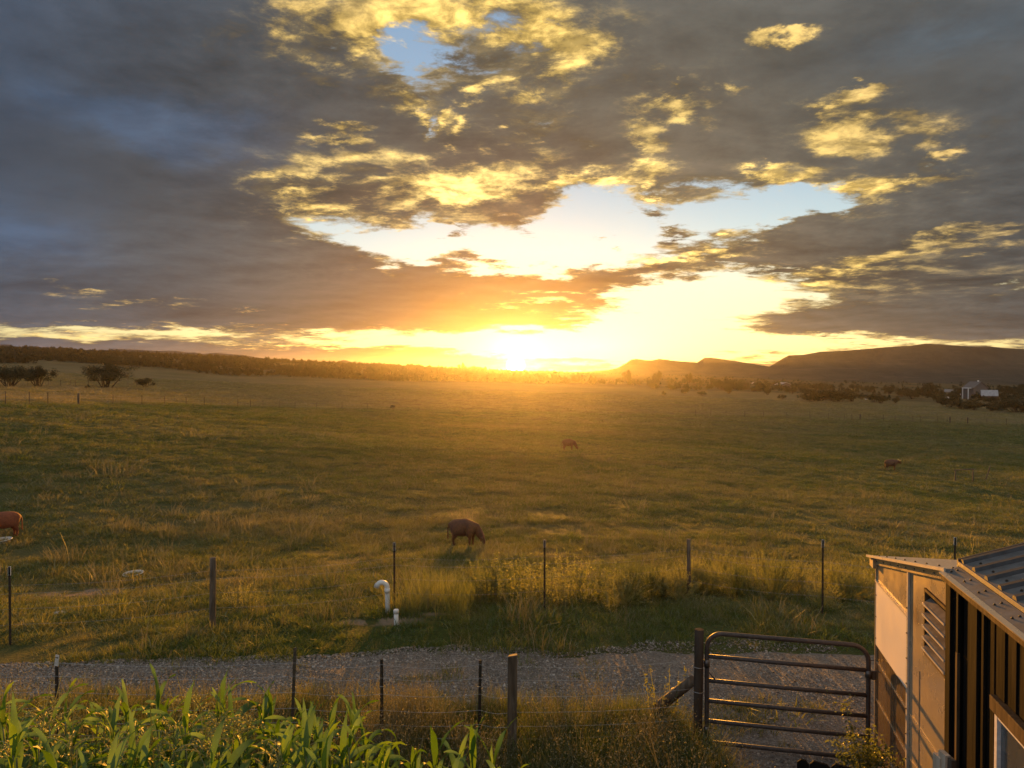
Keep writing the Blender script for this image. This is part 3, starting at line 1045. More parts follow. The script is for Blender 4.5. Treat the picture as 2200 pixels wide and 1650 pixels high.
def make_gravel():
    r = np.random.default_rng(41)
    n = 60000
    x = r.uniform(-8.2, 5.2, n)
    near, far = drive_edges(x)
    y = near + (far - near) * r.uniform(-0.06, 1.06, n)
    k = (np.abs(x) < 0.72 * y + 0.3) & ~indoors(x, y) & (y > 6.6)
    k &= (fbm(x * 0.9 + 4, y * 1.6, 3) + r.normal(0, 0.15, n) > 0.36)
    x, y = x[k], y[k]
    n = len(x)
    s = np.exp(r.normal(math.log(0.010), 0.42, n)).clip(0.004, 0.028)
    P = np.stack((x, y, H(x, y) + 0.012), -1)
    scatter('gravel', pebbles, P, r.uniform(0, 6.28, (n, 3)) * np.array((0.1, 0.1, 1)), np.stack((s, s, s), -1), r.integers(0, 6, n), r.random(n), r.random(n), 'loose grey stones spread over the drive')


make_gravel()


# ------------------------------------------------------------------ trees and brush far off
def crown_points(r, n, lobes):
    P = []
    per = max(1, n // len(lobes))
    for cx, cy_, cz, rx, rz in lobes:
        d = r.normal(size=(per, 3))
        d /= np.linalg.norm(d, axis=1)[:, None]
        q = r.random(per)[:, None] ** 0.45
        P.append(np.array((cx, cy_, cz)) + d * q * np.array((rx, rx, rz)) * (1 + 0.25 * r.normal(size=(per, 1))))
    return np.concatenate(P)


def tree_meshes(r, h, spread, n, leaf, trunks=3, low=0.28, flat=1.0):
    """a broad field tree: limbs rising from the ground and a crown of leaf clumps on their ends"""
    mb = MB()
    lobes = []
    for k in range(trunks):
        a = 2 * pi * k / trunks + r.uniform(0, 1.2)
        base = np.array((cos(a) * 0.10 * spread, sin(a) * 0.10 * spread, -0.15))
        for j in range(4):
            b = a + r.uniform(-1.3, 1.3)
            out_ = r.uniform(0.25, 0.95) * spread
            top = np.array((cos(b) * out_, sin(b) * out_, h * r.uniform(0.45, 0.92) * (1 - 0.25 * out_ / spread)))
            mid = base * 0.45 + top * 0.45 + np.array((0, 0, h * 0.05)) + r.normal(0, 0.04 * h, 3)
            mb.tube([base, base * 0.7 + mid * 0.3 + r.normal(0, 0.02 * h, 3), mid, mid * 0.4 + top * 0.6, top], [0.028 * h, 0.024 * h, 0.016 * h, 0.010 * h, 0.004 * h], 6)
            for q in range(3):
                c = top * r.uniform(0.72, 1.04) + r.normal(0, 0.09, 3) * np.array((spread, spread, h))
                c[2] = max(c[2], low * h)
                lobes.append((c[0], c[1], c[2], spread * r.uniform(0.20, 0.40), h * r.uniform(0.10, 0.19) * flat))
    P = crown_points(r, n, lobes)
    P = P[P[:, 2] > low * h * 0.8]
    crown = mesh_of('crown', *leaf_cards(r, P, leaf, 0.3), M_TREE)
    return mb.mesh('trunk', M_BARK), crown


tr = np.random.default_rng(51)
TREES = [tree_meshes(tr, 1.0, 0.78, 8500, 0.026, 3), tree_meshes(tr, 1.0, 0.95, 9500, 0.028, 4, 0.22), tree_meshes(tr, 1.0, 0.55, 3600, 0.036, 2, 0.2)]
BUSHES = [tree_meshes(tr, 1.0, 0.80, 3000, 0.055, 3, 0.05), tree_meshes(tr, 1.0, 1.1, 3000, 0.06, 4, 0.04), tree_meshes(tr, 1.0, 0.7, 2400, 0.06, 3, 0.04)]


def plant_tree(name, meshes, px, base, top, label, cat, group=None, wide=1.0, Y=None):
    g0 = ground(px, base) if Y is None else None
    if Y is not None:
        p = at(px, base, Y)
        g0 = np.array((p[0], p[1], float(H(p[0], p[1]))))
    hgt = (base - top) / F * g0[1]
    o = thing(name, label, cat, g0, random.uniform(0, 6.28), group)
    o.scale = (hgt * wide, hgt * wide, hgt)
    link('trunk', meshes[0], o)
    link('crown', meshes[1], o)
    return o


plant_tree('field_tree', TREES[1], 20, 831, 779, 'dark spreading tree at the edge of the tan field, cut by the picture edge', 'tree', wide=0.85)
plant_tree('field_tree', TREES[0], 82, 830, 778, 'dark rounded tree joined to the tree at its side in the tan field', 'tree', wide=0.8)
plant_tree('field_tree', TREES[0], 224, 833, 769, 'broad airy tree on several leaning trunks standing alone in the tan field', 'tree', wide=0.95)
plant_tree('bush', BUSHES[1], 311, 832, 810, 'low dark bush beside the lone broad tree', 'bush', wide=0.8)
plant_tree('bush', BUSHES[0], 186, 835, 827, 'small dark bush at the foot of the lone broad tree', 'bush')
plant_tree('bush', BUSHES[2], 843, 878, 869, 'small dark bush on the far pasture fence line', 'bush', wide=0.8)
for px, base, top, lab in ((991, 797, 777, 'tallest round tree on the skyline beside the sun'), (1043, 797, 783, 'thin wind-bent tree on the skyline closest to the sun'), (887, 791, 777, 'rounded tree rising from the wooded ridge top'),
                           (1192, 801, 791, 'tiny tree on the bare skyline beyond the sun'), (1347, 815, 788, 'hazy tree standing before the tip of the butte'), (1412, 820, 794, 'hazy round tree before the hump of the butte'),
                           (1480, 818, 796, 'hazy broad tree before the long slope of the butte'), (950, 795, 786, 'squat tree on the ridge between two taller skyline trees')):
    plant_tree('skyline_tree', TREES[2], px, base, top, lab, 'tree', None, 0.8, Y=560 if px < 1300 else 430)
fr = np.random.default_rng(61)
# brush across the valley floor: the ones that stand clear of each other
spots = [(1757, 862, 834), (1795, 863, 838), (1830, 862, 843), (1873, 864, 845), (1890, 866, 848), (1552, 838, 820), (1565, 846, 831), (1510, 850, 841), (1775, 858, 840), (1850, 858, 846), (2040, 874, 850), (2068, 878, 858),
         (2095, 882, 862), (2125, 884, 866), (2150, 884, 862), (2185, 886, 858), (2198, 880, 850), (2020, 866, 846), (2062, 852, 834), (2180, 850, 832), (2165, 846, 828), (2195, 842, 822), (1960, 858, 838), (1935, 852, 838),
         (1985, 848, 832), (1910, 846, 832), (1700, 846, 832), (1650, 848, 836), (1620, 842, 830), (1590, 838, 828), (1720, 836, 824), (1780, 840, 826), (1840, 838, 824), (1870, 842, 828), (2000, 842, 826), (1440, 838, 826),
         (1405, 836, 822), (1470, 846, 836), (1430, 850, 842), (1680, 858, 847), (1742, 864, 850), (1925, 866, 854)]
for px, base, top in spots:
    plant_tree('brush_bush', BUSHES[fr.integers(0, 3)], px + fr.normal(0, 2), base, top - fr.uniform(0, 3), 'dark hazy bush in the brush of the far valley', 'bush', 'dark bushes scattered over the far valley', fr.uniform(0.8, 1.5))


def conifer(r, n=110):
    P = r.normal(size=(n, 3))
    P /= np.linalg.norm(P, axis=1)[:, None]
    P *= r.random((n, 1)) ** 0.4
    z = (P[:, 2] * 0.5 + 0.5)
    P[:, :2] *= (0.48 * (1 - z * 0.72))[:, None]
    P[:, 2] = z
    return mesh_of('conifer', *leaf_cards(r, P, 0.13, 0.2), M_FOREST)


trees_far = proto_set('conifer', [conifer(fr) for k in range(5)] + [mesh_of('round_tree', *leaf_cards(fr, crown_points(fr, 120, [(0, 0, 0.45, 0.55, 0.4), (0.2, 0.1, 0.6, 0.35, 0.3)]), 0.14), M_FOREST) for k in range(3)])


def make_forest():
    r = np.random.default_rng(71)
    n = 150000
    q = np.exp(r.uniform(math.log(150), math.log(1000), n))
    a = r.uniform(-R(40), R(40), n)
    x, y = q * np.sin(a), q * np.cos(a)
    z = H(x, y)
    px, py = project(x, y, z)
    sc = scrubby(x, y, z)
    ridge = sstep(1180 - px, -150, 150)
    dens = np.where(q < 300, 0.10, 0.16) * (0.30 + 0.9 * ridge) * sstep(fbm(x / 38, y / 38, 3), 0.34, 0.60)
    k = (sc > 0.55) & (r.random(n) < dens * 1.2) & (q > 160)
    # trees all along the crest of the ridge
    m = 2600
    ca = np.arctan((r.uniform(-300, 1290, m) - 1100) / F)
    cq = 668 + r.normal(0, 16, m)
    x2, y2 = cq * np.sin(ca), cq * np.cos(ca)
    keep2 = fbm(x2 / 16, x2 * 0 + 3, 3) + r.normal(0, 0.1, m) > 0.36
    x, y = np.concatenate((x[k], x2[keep2])), np.concatenate((y[k], y2[keep2]))
    z = H(x, y)
    n = len(x)
    qq = np.hypot(x, y)
    h = np.exp(r.normal(math.log(2.0), 0.35, n)).clip(0.7, 4.2) * np.where(qq < 300, 0.75, 1.0) * np.where((x / y * F > -60) & (qq > 500), 0.55, 1.0)
    w = h * r.uniform(0.7, 1.2, n)
    pick = np.where(r.random(n) < 0.6, r.integers(0, 5, n), r.integers(5, 8, n))
    scatter('forest', trees_far, np.stack((x, y, z - 0.1), -1), np.stack((np.zeros(n), np.zeros(n), r.uniform(0, 6.28, n)), -1), np.stack((w, w, h), -1), pick, r.uniform(0, 0.7, n), r.random(n),
            'dark juniper woodland and brush along the far ridge')
    print('forest', n)
    # trees along the mesa rim
    m = 900
    mp = r.uniform(1655, 2240, m)
    tb = 0.12 * r.random(m)
    return


make_forest()


# ------------------------------------------------------------------ tall weeds
def feather_mound(r, h=0.9, rad=0.66, n=120):
    """a rounded, feathery weed: many fine branches fanning out of one root, beset with tiny leaves"""
    a = r.uniform(0, 2 * pi, n)
    tilt = np.abs(r.normal(0, 0.5, n)).clip(0, 1.15)
    ln = h * r.uniform(0.6, 1.05, n) * (1 - 0.25 * tilt)
    B = np.stack((r.normal(0, 0.05, n), r.normal(0, 0.05, n), np.zeros(n)), -1)
    D = np.stack((np.sin(tilt) * np.cos(a) * rad / 0.55, np.sin(tilt) * np.sin(a) * rad / 0.55, np.cos(tilt)), -1)
    T = B + D * ln[:, None]
    parts = [strips(B, T, 0.008)]
    for q in range(9):
        u = r.uniform(0.48, 1.0, n)
        P = B + (T - B) * u[:, None]
        d2 = D + r.normal(0, 0.55, (n, 3))
        d2 /= np.linalg.norm(d2, axis=1)[:, None]
        E = P + d2 * (0.13 * r.uniform(0.4, 1.1, n) * (1.25 - u))[:, None]
        parts.append(strips(P, E, 0.006))
        parts.append(leaf_cards(r, P * 0.4 + E * 0.6, 0.016, 0.0, 0.35))
        if q < 4:
            parts.append(leaf_cards(r, E + r.normal(0, 0.012, (n, 3)), 0.014, 0.0, 0.4))
    return mesh_of('foliage', *join(*parts), M_WEEDT)


def leafy_weed(r, h=1.0, n=16):
    """upright stems carrying pairs of narrow leaves all the way up"""
    parts = []
    a, q = r.uniform(0, 2 * pi, n), 0.22 * np.sqrt(r.random(n))
    B = np.stack((q * np.cos(a), q * np.sin(a), np.zeros(n)), -1)
    T = B + np.stack((np.cos(a) * q * 0.9 + r.normal(0, 0.05, n), np.sin(a) * q * 0.9 + r.normal(0, 0.05, n), h * r.uniform(0.55, 1.05, n)), -1)
    parts.append(strips(B, T, 0.012))
    for k in range(26):
        u = r.uniform(0.1, 1.0, n)
        P = B + (T - B) * u[:, None] + r.normal(0, 0.022, (n, 3))
        parts.append(leaf_cards(r, P, 0.036, 0.4, 0.30))
    return mesh_of('foliage', *join(*parts), M_WEEDT)


wr = np.random.default_rng(81)
TALL = [mesh_of('foliage', *blade_arrays(wr, 130, 0.32, (0.55, 1.0), 0.008, 0.34, 4, 0.5), M_WEEDT) for k in range(2)]
MOUND = [feather_mound(wr) for k in range(3)]
LEAFY = [leafy_weed(wr) for k in range(3)]


def weeds(name, meshes, items, label, group):
    for i, (x, y, h, w) in enumerate(items):
        link(name, meshes[i % len(meshes)], None, label, 'weed', group, None, (x, y, float(H(x, y)) - 0.02), (wr.normal(0, 0.05), wr.normal(0, 0.05), wr.uniform(0, 6.28))).scale = (w, w, h)


def along(px0, px1, n, base0, base1, jit=0.25):
    out_ = []
    for px in np.linspace(px0, px1, n):
        p = ground(px + wr.normal(0, 6), np.interp(px, [px0, px1], [base0, base1]) + wr.normal(0, 9))
        out_.append((p[0] + wr.normal(0, jit * 0.3), p[1] + wr.normal(0, jit)))
    return out_


weeds('tall_grass_tuft', TALL, [(x, y, wr.uniform(0.75, 1.0), 1.0) for x, y in along(865, 1035, 10, 1300, 1296)], 'tall yellow green grass tuft behind the white bent pipe', 'tall grass behind the white pipes')
weeds('leafy_weed', LEAFY, [(x, y, wr.uniform(0.65, 1.0), wr.uniform(0.9, 1.2)) for x, y in along(1030, 1300, 15, 1290, 1285)], 'dark upright weed with glinting leaves by the white-tipped post', 'leafy weeds along the far wire fence')
weeds('feathery_weed', MOUND, [(x, y, wr.uniform(0.75, 1.05), wr.uniform(0.9, 1.25)) for x, y in along(1330, 1560, 13, 1290, 1270)], 'feathery pale weed mound around the short fence stump', 'feathery weeds around the stump')
weeds('feathery_weed', MOUND, [(x, y, wr.uniform(0.65, 1.05), wr.uniform(0.9, 1.3)) for x, y in along(1580, 1900, 14, 1275, 1275, 0.35)], 'feathery pale weed mound in the thick row running to the metal shed', 'feathery weeds beside the shed')
weeds('feathery_weed', MOUND, [(x, y, wr.uniform(0.7, 1.1), 1.0) for x, y in along(1900, 2190, 9, 1262, 1255)], 'feathery weed mound behind the shed roof', 'feathery weeds behind the shed roof')
weeds('dry_weed', LEAFY, [(x, y, 0.42, 0.75) for x, y in along(488, 545, 5, 1305, 1305, 0.1)], 'dry pinkish weed clump beside the brown wooden post', 'dry weeds by the wooden post')


# weeds and long grass between the wire fence and the drive: too many to count
def make_verge():
    r = np.random.default_rng(91)
    protos = proto_set('verge_clump', [mesh_of('verge_clump', *blade_arrays(r, 60, 0.16, (0.20, 0.52), 0.006, 0.28, 3, 0.4, 0.3), M_GRASS) for k in range(3)]
                       + [mesh_of('seed_clump', *join(blade_arrays(r, 26, 0.15, (0.35, 0.70), 0.0045, 0.22, 3, 0.3, 0.7), leaf_cards(r, np.stack((r.normal(0, 0.14, 160), r.normal(0, 0.14, 160), r.uniform(0.3, 0.66, 160)), -1), 0.011, 0, 0.4)), M_STRAW) for k in range(3)])
    P = []
    # left: thin, tall and dry in front of the gravel
    for n, x0, x1, y0, y1, hmin, hmax, dry in ((300, -6.8, -1.6, 7.3, 9.6, 0.5, 0.9, 0.38), (110, -1.6, -0.9, 7.4, 9.2, 0.6, 0.95, 0.5), (420, -1.2, 2.3, 7.0, 9.35, 0.45, 0.8, 0.3), (420, 0.2, 2.6, 6.3, 8.9, 0.7, 1.15, 0.2),
                                               (90, 2.1, 2.7, 6.4, 8.0, 0.5, 0.8, 0.3), (150, -0.4, 1.5, 5.9, 7.4, 0.5, 0.9, 0.2), (70, -4.5, -0.4, 6.6, 7.4, 0.4, 0.7, 0.2)):
        x, y = r.uniform(x0, x1, n), r.uniform(y0, y1, n)
        near, far = drive_edges(x)
        k = (y < near + 0.12) & (np.abs(x) < y * 0.74) & ~indoors(x, y)
        x, y = x[k], y[k]
        hh = r.uniform(hmin, hmax, len(x)) * (0.65 + 0.7 * fbm(x * 1.1, y * 1.1, 2))
        P.append(np.stack((x, y, hh, np.full(len(x), dry)), -1))
    P = np.concatenate(P)
    n = len(P)
    dry = np.clip(P[:, 3] + r.normal(0, 0.2, n), 0, 1)
    pick = np.where(r.random(n) < dry * 0.7, r.integers(3, 6, n), r.integers(0, 3, n))
    scatter('verge_weeds', protos, np.stack((P[:, 0], P[:, 1], H(P[:, 0], P[:, 1])), -1), np.stack((r.normal(0, 0.1, n), r.normal(0, 0.1, n), r.uniform(0, 6.28, n)), -1),
            np.stack((P[:, 2] * 0 + 1.0, P[:, 2] * 0 + 1.0, P[:, 2]), -1), pick, dry * 0.8, r.random(n), 'long grass and dry weeds along the near wire fence')


make_verge()


# green shrub at the foot of the gate's free end
def shrub_meshes(r):
    mb = MB()
    tips = []
    for k in range(13):
        a, q = r.uniform(0, 6.28), r.uniform(0.05, 0.34)
        top = np.array((cos(a) * q, sin(a) * q, r.uniform(0.45, 1.0)))
        mid = top * np.array((0.45, 0.45, 0.5)) + r.normal(0, 0.02, 3)
        mb.tube([(cos(a) * 0.03, sin(a) * 0.03, -0.05), mid, top], [0.008, 0.006, 0.002], 5)
        for j in range(16):
            u = r.uniform(0.25, 1.0)
            c = (mid * (1 - (u - 0.5) * 2) + top * (u - 0.5) * 2) if u > 0.5 else mid * u * 2
            tips.append(c + r.normal(0, 0.045, (16, 3)))
    return mb.mesh('stem', M_STALK), mesh_of('foliage', *leaf_cards(r, np.concatenate(tips), 0.020, 0.2, 0.45), M_WEEDT)


sh = shrub_meshes(wr)
sp = at(1862, 1648, 7.15)
o = thing('shrub', 'bright green shrub growing at the free end of the gate against the shed', 'shrub', (sp[0] - 0.02, sp[1], 0), 0.4)
o.scale = (1.0, 1.0, 0.98)
link('stem', sh[0], o)
link('foliage', sh[1], o)
o = thing('tall_weed', 'tall slender weed rising through the wire fence beside the log brace', 'weed', (*ground(1425, 1575)[:2], 0))
o.scale = (0.7, 0.7, 0.8)
link('foliage', LEAFY[1], o)


# ------------------------------------------------------------------ sweet corn
def corn_leaf(r, L, w, rise, droop, fold):
    """one long leaf: folded along its rib, arching up and over, edges waved"""
    n = 13
    V, Fs = [], []
    ang = rise
    x, z = 0.0, 0.0
    for k in range(n + 1):
        t = k / n
        ww = w * (0.45 + 2.2 * t) if t < 0.25 else w * (1 - ((t - 0.25) / 0.75) ** 1.7)
        ww = max(min(ww, w), 0.002) * 0.5
        wave = 0.012 * sin(9 * t + r.uniform(0, 1)) * (t > 0.1)
        V += [(x, -ww, z + ww * fold + wave), (x, 0, z), (x, ww, z + ww * fold - wave)]
        x += cos(ang) * L / n
        z += sin(ang) * L / n
        ang -= droop * (0.4 + 1.6 * t) / n
    for k in range(n):
        for j in range(2):
            a = 3 * k + j
            Fs.append((a, a + 3, a + 4, a + 1))
    return mesh_of('leaf', V, Fs, M_CORN, True)


def corn_tassel(r):
    mb = MB()
    mb.tube([(0, 0, 0), (0.004, 0, 0.16), (0.01, 0.004, 0.34)], [0.005, 0.004, 0.0025], 5)
    parts = []
    for k in range(11):
        a, z0 = r.uniform(0, 6.28), r.uniform(0.03, 0.16)
        L, dr = r.uniform(0.13, 0.24), r.uniform(0.6, 2.2)
        pts, ang = [], r.uniform(0.5, 1.1)
        p = np.array((0, 0, z0))
        for j in range(6):
            pts.append(p.copy())
            p += np.array((cos(a) * cos(ang), sin(a) * cos(ang), sin(ang))) * L / 5
            ang -= dr / 5
        mb.tube(pts, [0.003] * 5 + [0.0018], 4)
        parts.append(np.array(pts)[1:].repeat(3, 0) + r.normal(0, 0.005, (15, 3)))
    me = mb.mesh('spike', M_TASSEL)
    V1 = np.array([v.co[:] for v in me.vertices])
    F1 = [tuple(p.vertices) for p in me.polygons]
    V2, F2 = leaf_cards(r, np.concatenate(parts), 0.008, 0, 0.4)
    bpy.data.meshes.remove(me)
    return mesh_of('tassel', np.concatenate((V1, V2)), F1 + [tuple(f) for f in (F2 + len(V1))], M_TASSEL)


def corn_stalk():
    pts = [(0.004 * sin(k), 0.004 * cos(k * 1.7), k / 10) for k in range(11)]
    return MB().tube(pts, [0.014 - 0.0095 * k / 10 + (0.0015 if k % 2 else 0) for k in range(11)], 6).mesh('stalk', M_STALK)


cr = np.random.default_rng(101)
LEAVES = [corn_leaf(cr, cr.uniform(0.5, 0.74), cr.uniform(0.048, 0.070), cr.uniform(0.8, 1.2), cr.uniform(1.7, 3.4), cr.uniform(0.25, 0.5)) for k in range(9)]
UPPER = [corn_leaf(cr, cr.uniform(0.28, 0.44), cr.uniform(0.034, 0.048), cr.uniform(1.05, 1.45), cr.uniform(0.4, 1.8), 0.45) for k in range(5)]
TASSELS = [corn_tassel(cr) for k in range(5)]
STALK = corn_stalk()
M_HUSK = surface('dry_husk', (0.55, 0.42, 0.22), (0.42, 0.30, 0.15), 0.7, 20)


def corn_plant(x, y, h, tassel, label, group):
    o = thing('corn_plant', label, 'corn', (x, y, float(H(x, y))), cr.uniform(0, 6.28), group)
    o.rotation_euler = (cr.normal(0, 0.05), cr.normal(0, 0.05), cr.uniform(0, 6.28))
    top = h * (0.86 if tassel else 0.93)
    link('stalk', STALK, o).scale = (1, 1, top)
    n = 12
    a0 = cr.uniform(0, 6.28)
    for k in range(n):
        u = 0.24 + 0.72 * k / (n - 1)
        a = a0 + pi * k + cr.normal(0, 0.35)
        me = LEAVES[cr.integers(0, 9)] if k < n - 2 else UPPER[cr.integers(0, 5)]
        lf = link('leaf', me, o, None, loc=(0, 0, top * u), rot=(cr.normal(0, 0.15), cr.normal(0, 0.12), a))
        s = cr.uniform(0.8, 1.1) * (0.75 + 0.5 * sin(pi * u))
        lf.scale = (s, s, s)
    if tassel:
        link('tassel', TASSELS[cr.integers(0, 5)], o, loc=(0, 0, top - 0.02), rot=(cr.normal(0, 0.15), cr.normal(0, 0.15), cr.uniform(0, 6.28))).scale = (1.0, 1.0, 1.3)
    else:
        for k in range(2):
            lf = link('leaf', UPPER[cr.integers(0, 5)], o, loc=(0, 0, top - 0.02), rot=(0, cr.uniform(-0.3, 0.0), cr.uniform(0, 6.28)))


def make_corn():
    for row, y in enumerate(np.arange(3.4, 6.75, 0.37)):
        for x in np.arange(-5.3, 0.4, 0.21):
            xx, yy = x + cr.normal(0, 0.05), y + cr.normal(0, 0.07)
            if abs(xx) > 0.72 * yy + 0.35:
                continue
            px = 1100 + F * xx / yy
            if px < 560:
                line = np.interp(px, [-200, 0, 250, 450, 560], [1500, 1500, 1510, 1490, 1500])
                if cr.random() < 0.03:
                    continue
            elif px < 820:
                line = np.interp(px, [560, 640, 760, 820], [1500, 1540, 1530, 1590])
                if cr.random() < 0.08:
                    continue
            elif px < 1130 and row < 5:
                line = np.interp(px, [820, 900, 1000, 1080, 1130], [1610, 1580, 1560, 1550, 1620])
                if cr.random() < 0.12:
                    continue
            else:
                continue
            # rear rows end just under this line of sight; front rows stand lower in the picture
            h = EYE[2] - (line + 40 + cr.normal(12, 22) - 800) / F * yy
            h = min(max(h, 0.8), 1.95)
            if h < 1.0 and row > 4:
                continue
            if px < 560:
                tas = cr.random() < 0.5
                corn_plant(xx, yy, h, tas, 'corn plant topped by a feathery tassel in the dense corner of the patch' if tas else 'leafy corn plant without tassel in the dense corner of the patch', 'corn in the dense corner of the garden')
            elif px < 820:
                tas = cr.random() < 0.2
                corn_plant(xx, yy, h, tas, 'tasselled corn plant in the thinning middle of the patch' if tas else 'corn plant with upright blades in the thinning middle of the patch', 'corn in the thinning part of the patch')
            else:
                corn_plant(xx, yy, h, cr.random() < 0.2, 'short glossy corn plant at the open end of the patch near the grey post', 'corn at the open end of the patch')


make_corn()


# ------------------------------------------------------------------ fences
def t_post(mb, p, h, lean=(0, 0), w=0.034):
    """a steel post with a T section"""
    p = np.array(p, float)
    top = np.array((lean[0], lean[1], h))
    for ox, oy, ax, ay in ((-w / 2, -0.003, w, 0.006), (-0.003, 0.003, 0.006, w * 0.8)):
        c = [np.array((ox, oy, -0.25)), np.array((ox + ax, oy, -0.25)), np.array((ox + ax, oy + ay, -0.25)), np.array((ox, oy + ay, -0.25))]
        mb.hexa([p + q for q in c] + [p + q + top + np.array((0, 0, 0.25)) for q in c])
    return mb


def wood_post(mb, p, h, rad, lean=(0, 0), n=9, seed=0):
    r = np.random.default_rng(seed + 7)
    pts = [np.array(p) + np.array((lean[0] * t, lean[1] * t, -0.3 + (h + 0.3) * t)) + np.append(r.normal(0, rad * 0.06, 2), 0) for t in np.linspace(0, 1, 6)]
    return mb.tube(pts, [rad * r.uniform(0.93, 1.05) for k in range(6)], n)


# near wire fence of the garden
def near_fence():
    o = thing('wire_fence', 'welded wire fence on steel posts beside the gravel drive', 'fence', (0, 8.2, 0))
    posts = []
    for px, top, Y, lean, kind in ((122, 1412, 8.25, 0.02, 't'), (634, 1392, 8.25, 0.06, 'g'), (820, 1417, 8.2, 0.0, 't'), (1032, 1419, 8.2, 0.02, 't'), (1100, 1404, 8.15, 0.0, 'w')):
        p = at(px, top, Y)
        h = p[2]
        base = np.array((p[0] - lean, Y - 8.2, 0.0))
        posts.append((p[0], Y, h))
        mb = MB()
        if kind == 'w':
            ro = np.random.default_rng(3)
            mb.hexa([base + np.array(q) for q in ((-0.058, -0.045, -0.3), (0.044, -0.05, -0.3), (0.05, 0.045, -0.3), (-0.05, 0.05, -0.3), (-0.046, -0.045, h - 0.02), (0.058, -0.05, h), (0.06, 0.045, h - 0.012), (-0.04, 0.05, h - 0.035))], 0.008)
            mb.part('post', M_OLDWOOD, o, 'split grey wooden post')
        elif kind == 'g':
            t_post(mb, base, h, (lean, 0))
            mb.part('post', M_STEEL, o, 'pale leaning steel post')
        else:
            t_post(mb, base, h, (lean, 0)).part('post', M_POST, o)
        for q in range(2):     # wire clips on the post
            zc = 0.35 + 0.45 * q
            MB().tube([base + np.array((-0.02, -0.012, zc)), base + np.array((0, -0.022, zc + 0.004)), base + np.array((0.02, -0.012, zc))], 0.003, 5).part('clip', M_WIRE, o)
    # finial on the first post: a pale bent strip of tape
    p = at(122, 1412, 8.25)
    MB().hexa([(p[0] - 0.025, 0.04, p[2] - 0.09), (p[0] + 0.02, 0.04, p[2] - 0.10), (p[0] + 0.02, 0.046, p[2] - 0.10), (p[0] - 0.025, 0.046, p[2] - 0.09),
               (p[0] - 0.012, 0.05, p[2] + 0.03), (p[0] + 0.026, 0.05, p[2] + 0.02), (p[0] + 0.026, 0.056, p[2] + 0.02), (p[0] - 0.012, 0.056, p[2] + 0.03)]).part('tape', M_TUB, o, 'faded tape tied round the post top')
    # the wires
    xs = np.array([-7.2] + [p[0] for p in posts] + [2.08])
    ys = np.array([8.4] + [p[1] for p in posts] + [8.33]) - 8.2
    mb = MB()
    for z in (0.12, 0.24, 0.38, 0.54, 0.72, 0.90, 1.05):
        pts = []
        for k in range(len(xs) - 1):
            for t in np.linspace(0, 1, 7)[:-1]:
                pts.append((xs[k] * (1 - t) + xs[k + 1] * t, ys[k] * (1 - t) + ys[k + 1] * t - 0.02, z - 0.03 * sin(pi * t) * (0.4 + z)))
        pts.append((xs[-1], ys[-1], z))
        mb.tube(pts, 0.0018, 3, False)
    for x in np.arange(-7.0, 2.0, 0.15):
        y = np.interp(x, xs, ys) - 0.02
        mb.tube([(x, y, 0.10), (x + 0.004, y, 0.55), (x, y, 1.02)], 0.0014, 3, False)
    mb.part('wire_mesh', M_WIRE, o)['kind'] = 'stuff'


near_fence()


def far_fence():
    o = thing('barbed_fence', 'sagging barbed wire fence with white-tipped steel posts across the pasture', 'fence', (0, 13, 0))
    org = np.array((0, 13, 0.0))
    tops = []
    for px, top, Y, kind in ((20, 1218, 12.5, 't'), (457, 1198, 13.1, 'w'), (847, 1166, 14.0, 't'), (1170, 1160, 14.2, 't'), (1480, 1158, 15.6, 's'), (1768, 1160, 14.3, 't'), (2052, 1155, 14.5, 't')):
        p = at(px, top, Y)
        z0 = float(H(p[0], p[1]))
        h = p[2] - z0
        base = np.array((p[0], p[1], z0)) - org
        tops.append((p[0], p[1] - 13, z0, h))
        mb = MB()
        if kind == 't':
            t_post(mb, base, h, w=0.036)
            po = mb.part('post', M_POST, o)
            tip = MB()
            t_post(tip, np.array((0, 0, h - 0.15)), 0.153, w=0.046)
            me = tip.mesh('white_tip', M_WHITE)
            for v in me.vertices:
                v.co.z = max(v.co.z, h - 0.15)
                v.co += Vector(base)
            link('white_tip', me, po)
        elif kind == 'w':
            wood_post(mb, base, h, 0.055, seed=1).part('post', M_OLDWOOD, o, 'thick brown wooden post')
        else:
            wood_post(mb, base, h, 0.042, seed=2).part('post', M_OLDWOOD, o, 'broad weathered stump of a post')
    xs = [-14.0] + [t[0] for t in tops] + [13.0]
    ys = [-1.2] + [t[1] for t in tops] + [1.6]
    zs = [float(H(-14, 11.8))] + [t[2] for t in tops] + [float(H(13, 14.6))]
    mb = MB()
    r = np.random.default_rng(8)
    for z in (0.35, 0.62, 0.88, 1.02):
        pts = []
        for k in range(len(xs) - 1):
            for t in np.linspace(0, 1, 25)[:-1]:
                pts.append((xs[k] * (1 - t) + xs[k + 1] * t, ys[k] * (1 - t) + ys[k + 1] * t, zs[k] * (1 - t) + zs[k + 1] * t + z - 0.06 * sin(pi * t)))
        mb.tube(pts, 0.0014, 3, False)
        for p in pts[::1]:          # barbs
            q = np.array(p)
            mb.tube([q + np.array((0, 0, 0.018)), q - np.array((0.006, 0.0, 0.018))], 0.0016, 3, False)
            mb.tube([q + np.array((0.005, 0.012, 0.008)), q - np.array((0.002, 0.012, 0.010))], 0.0016, 3, False)
    mb.part('barbed_wire', M_WIRE, o)['kind'] = 'stuff'


far_fence()


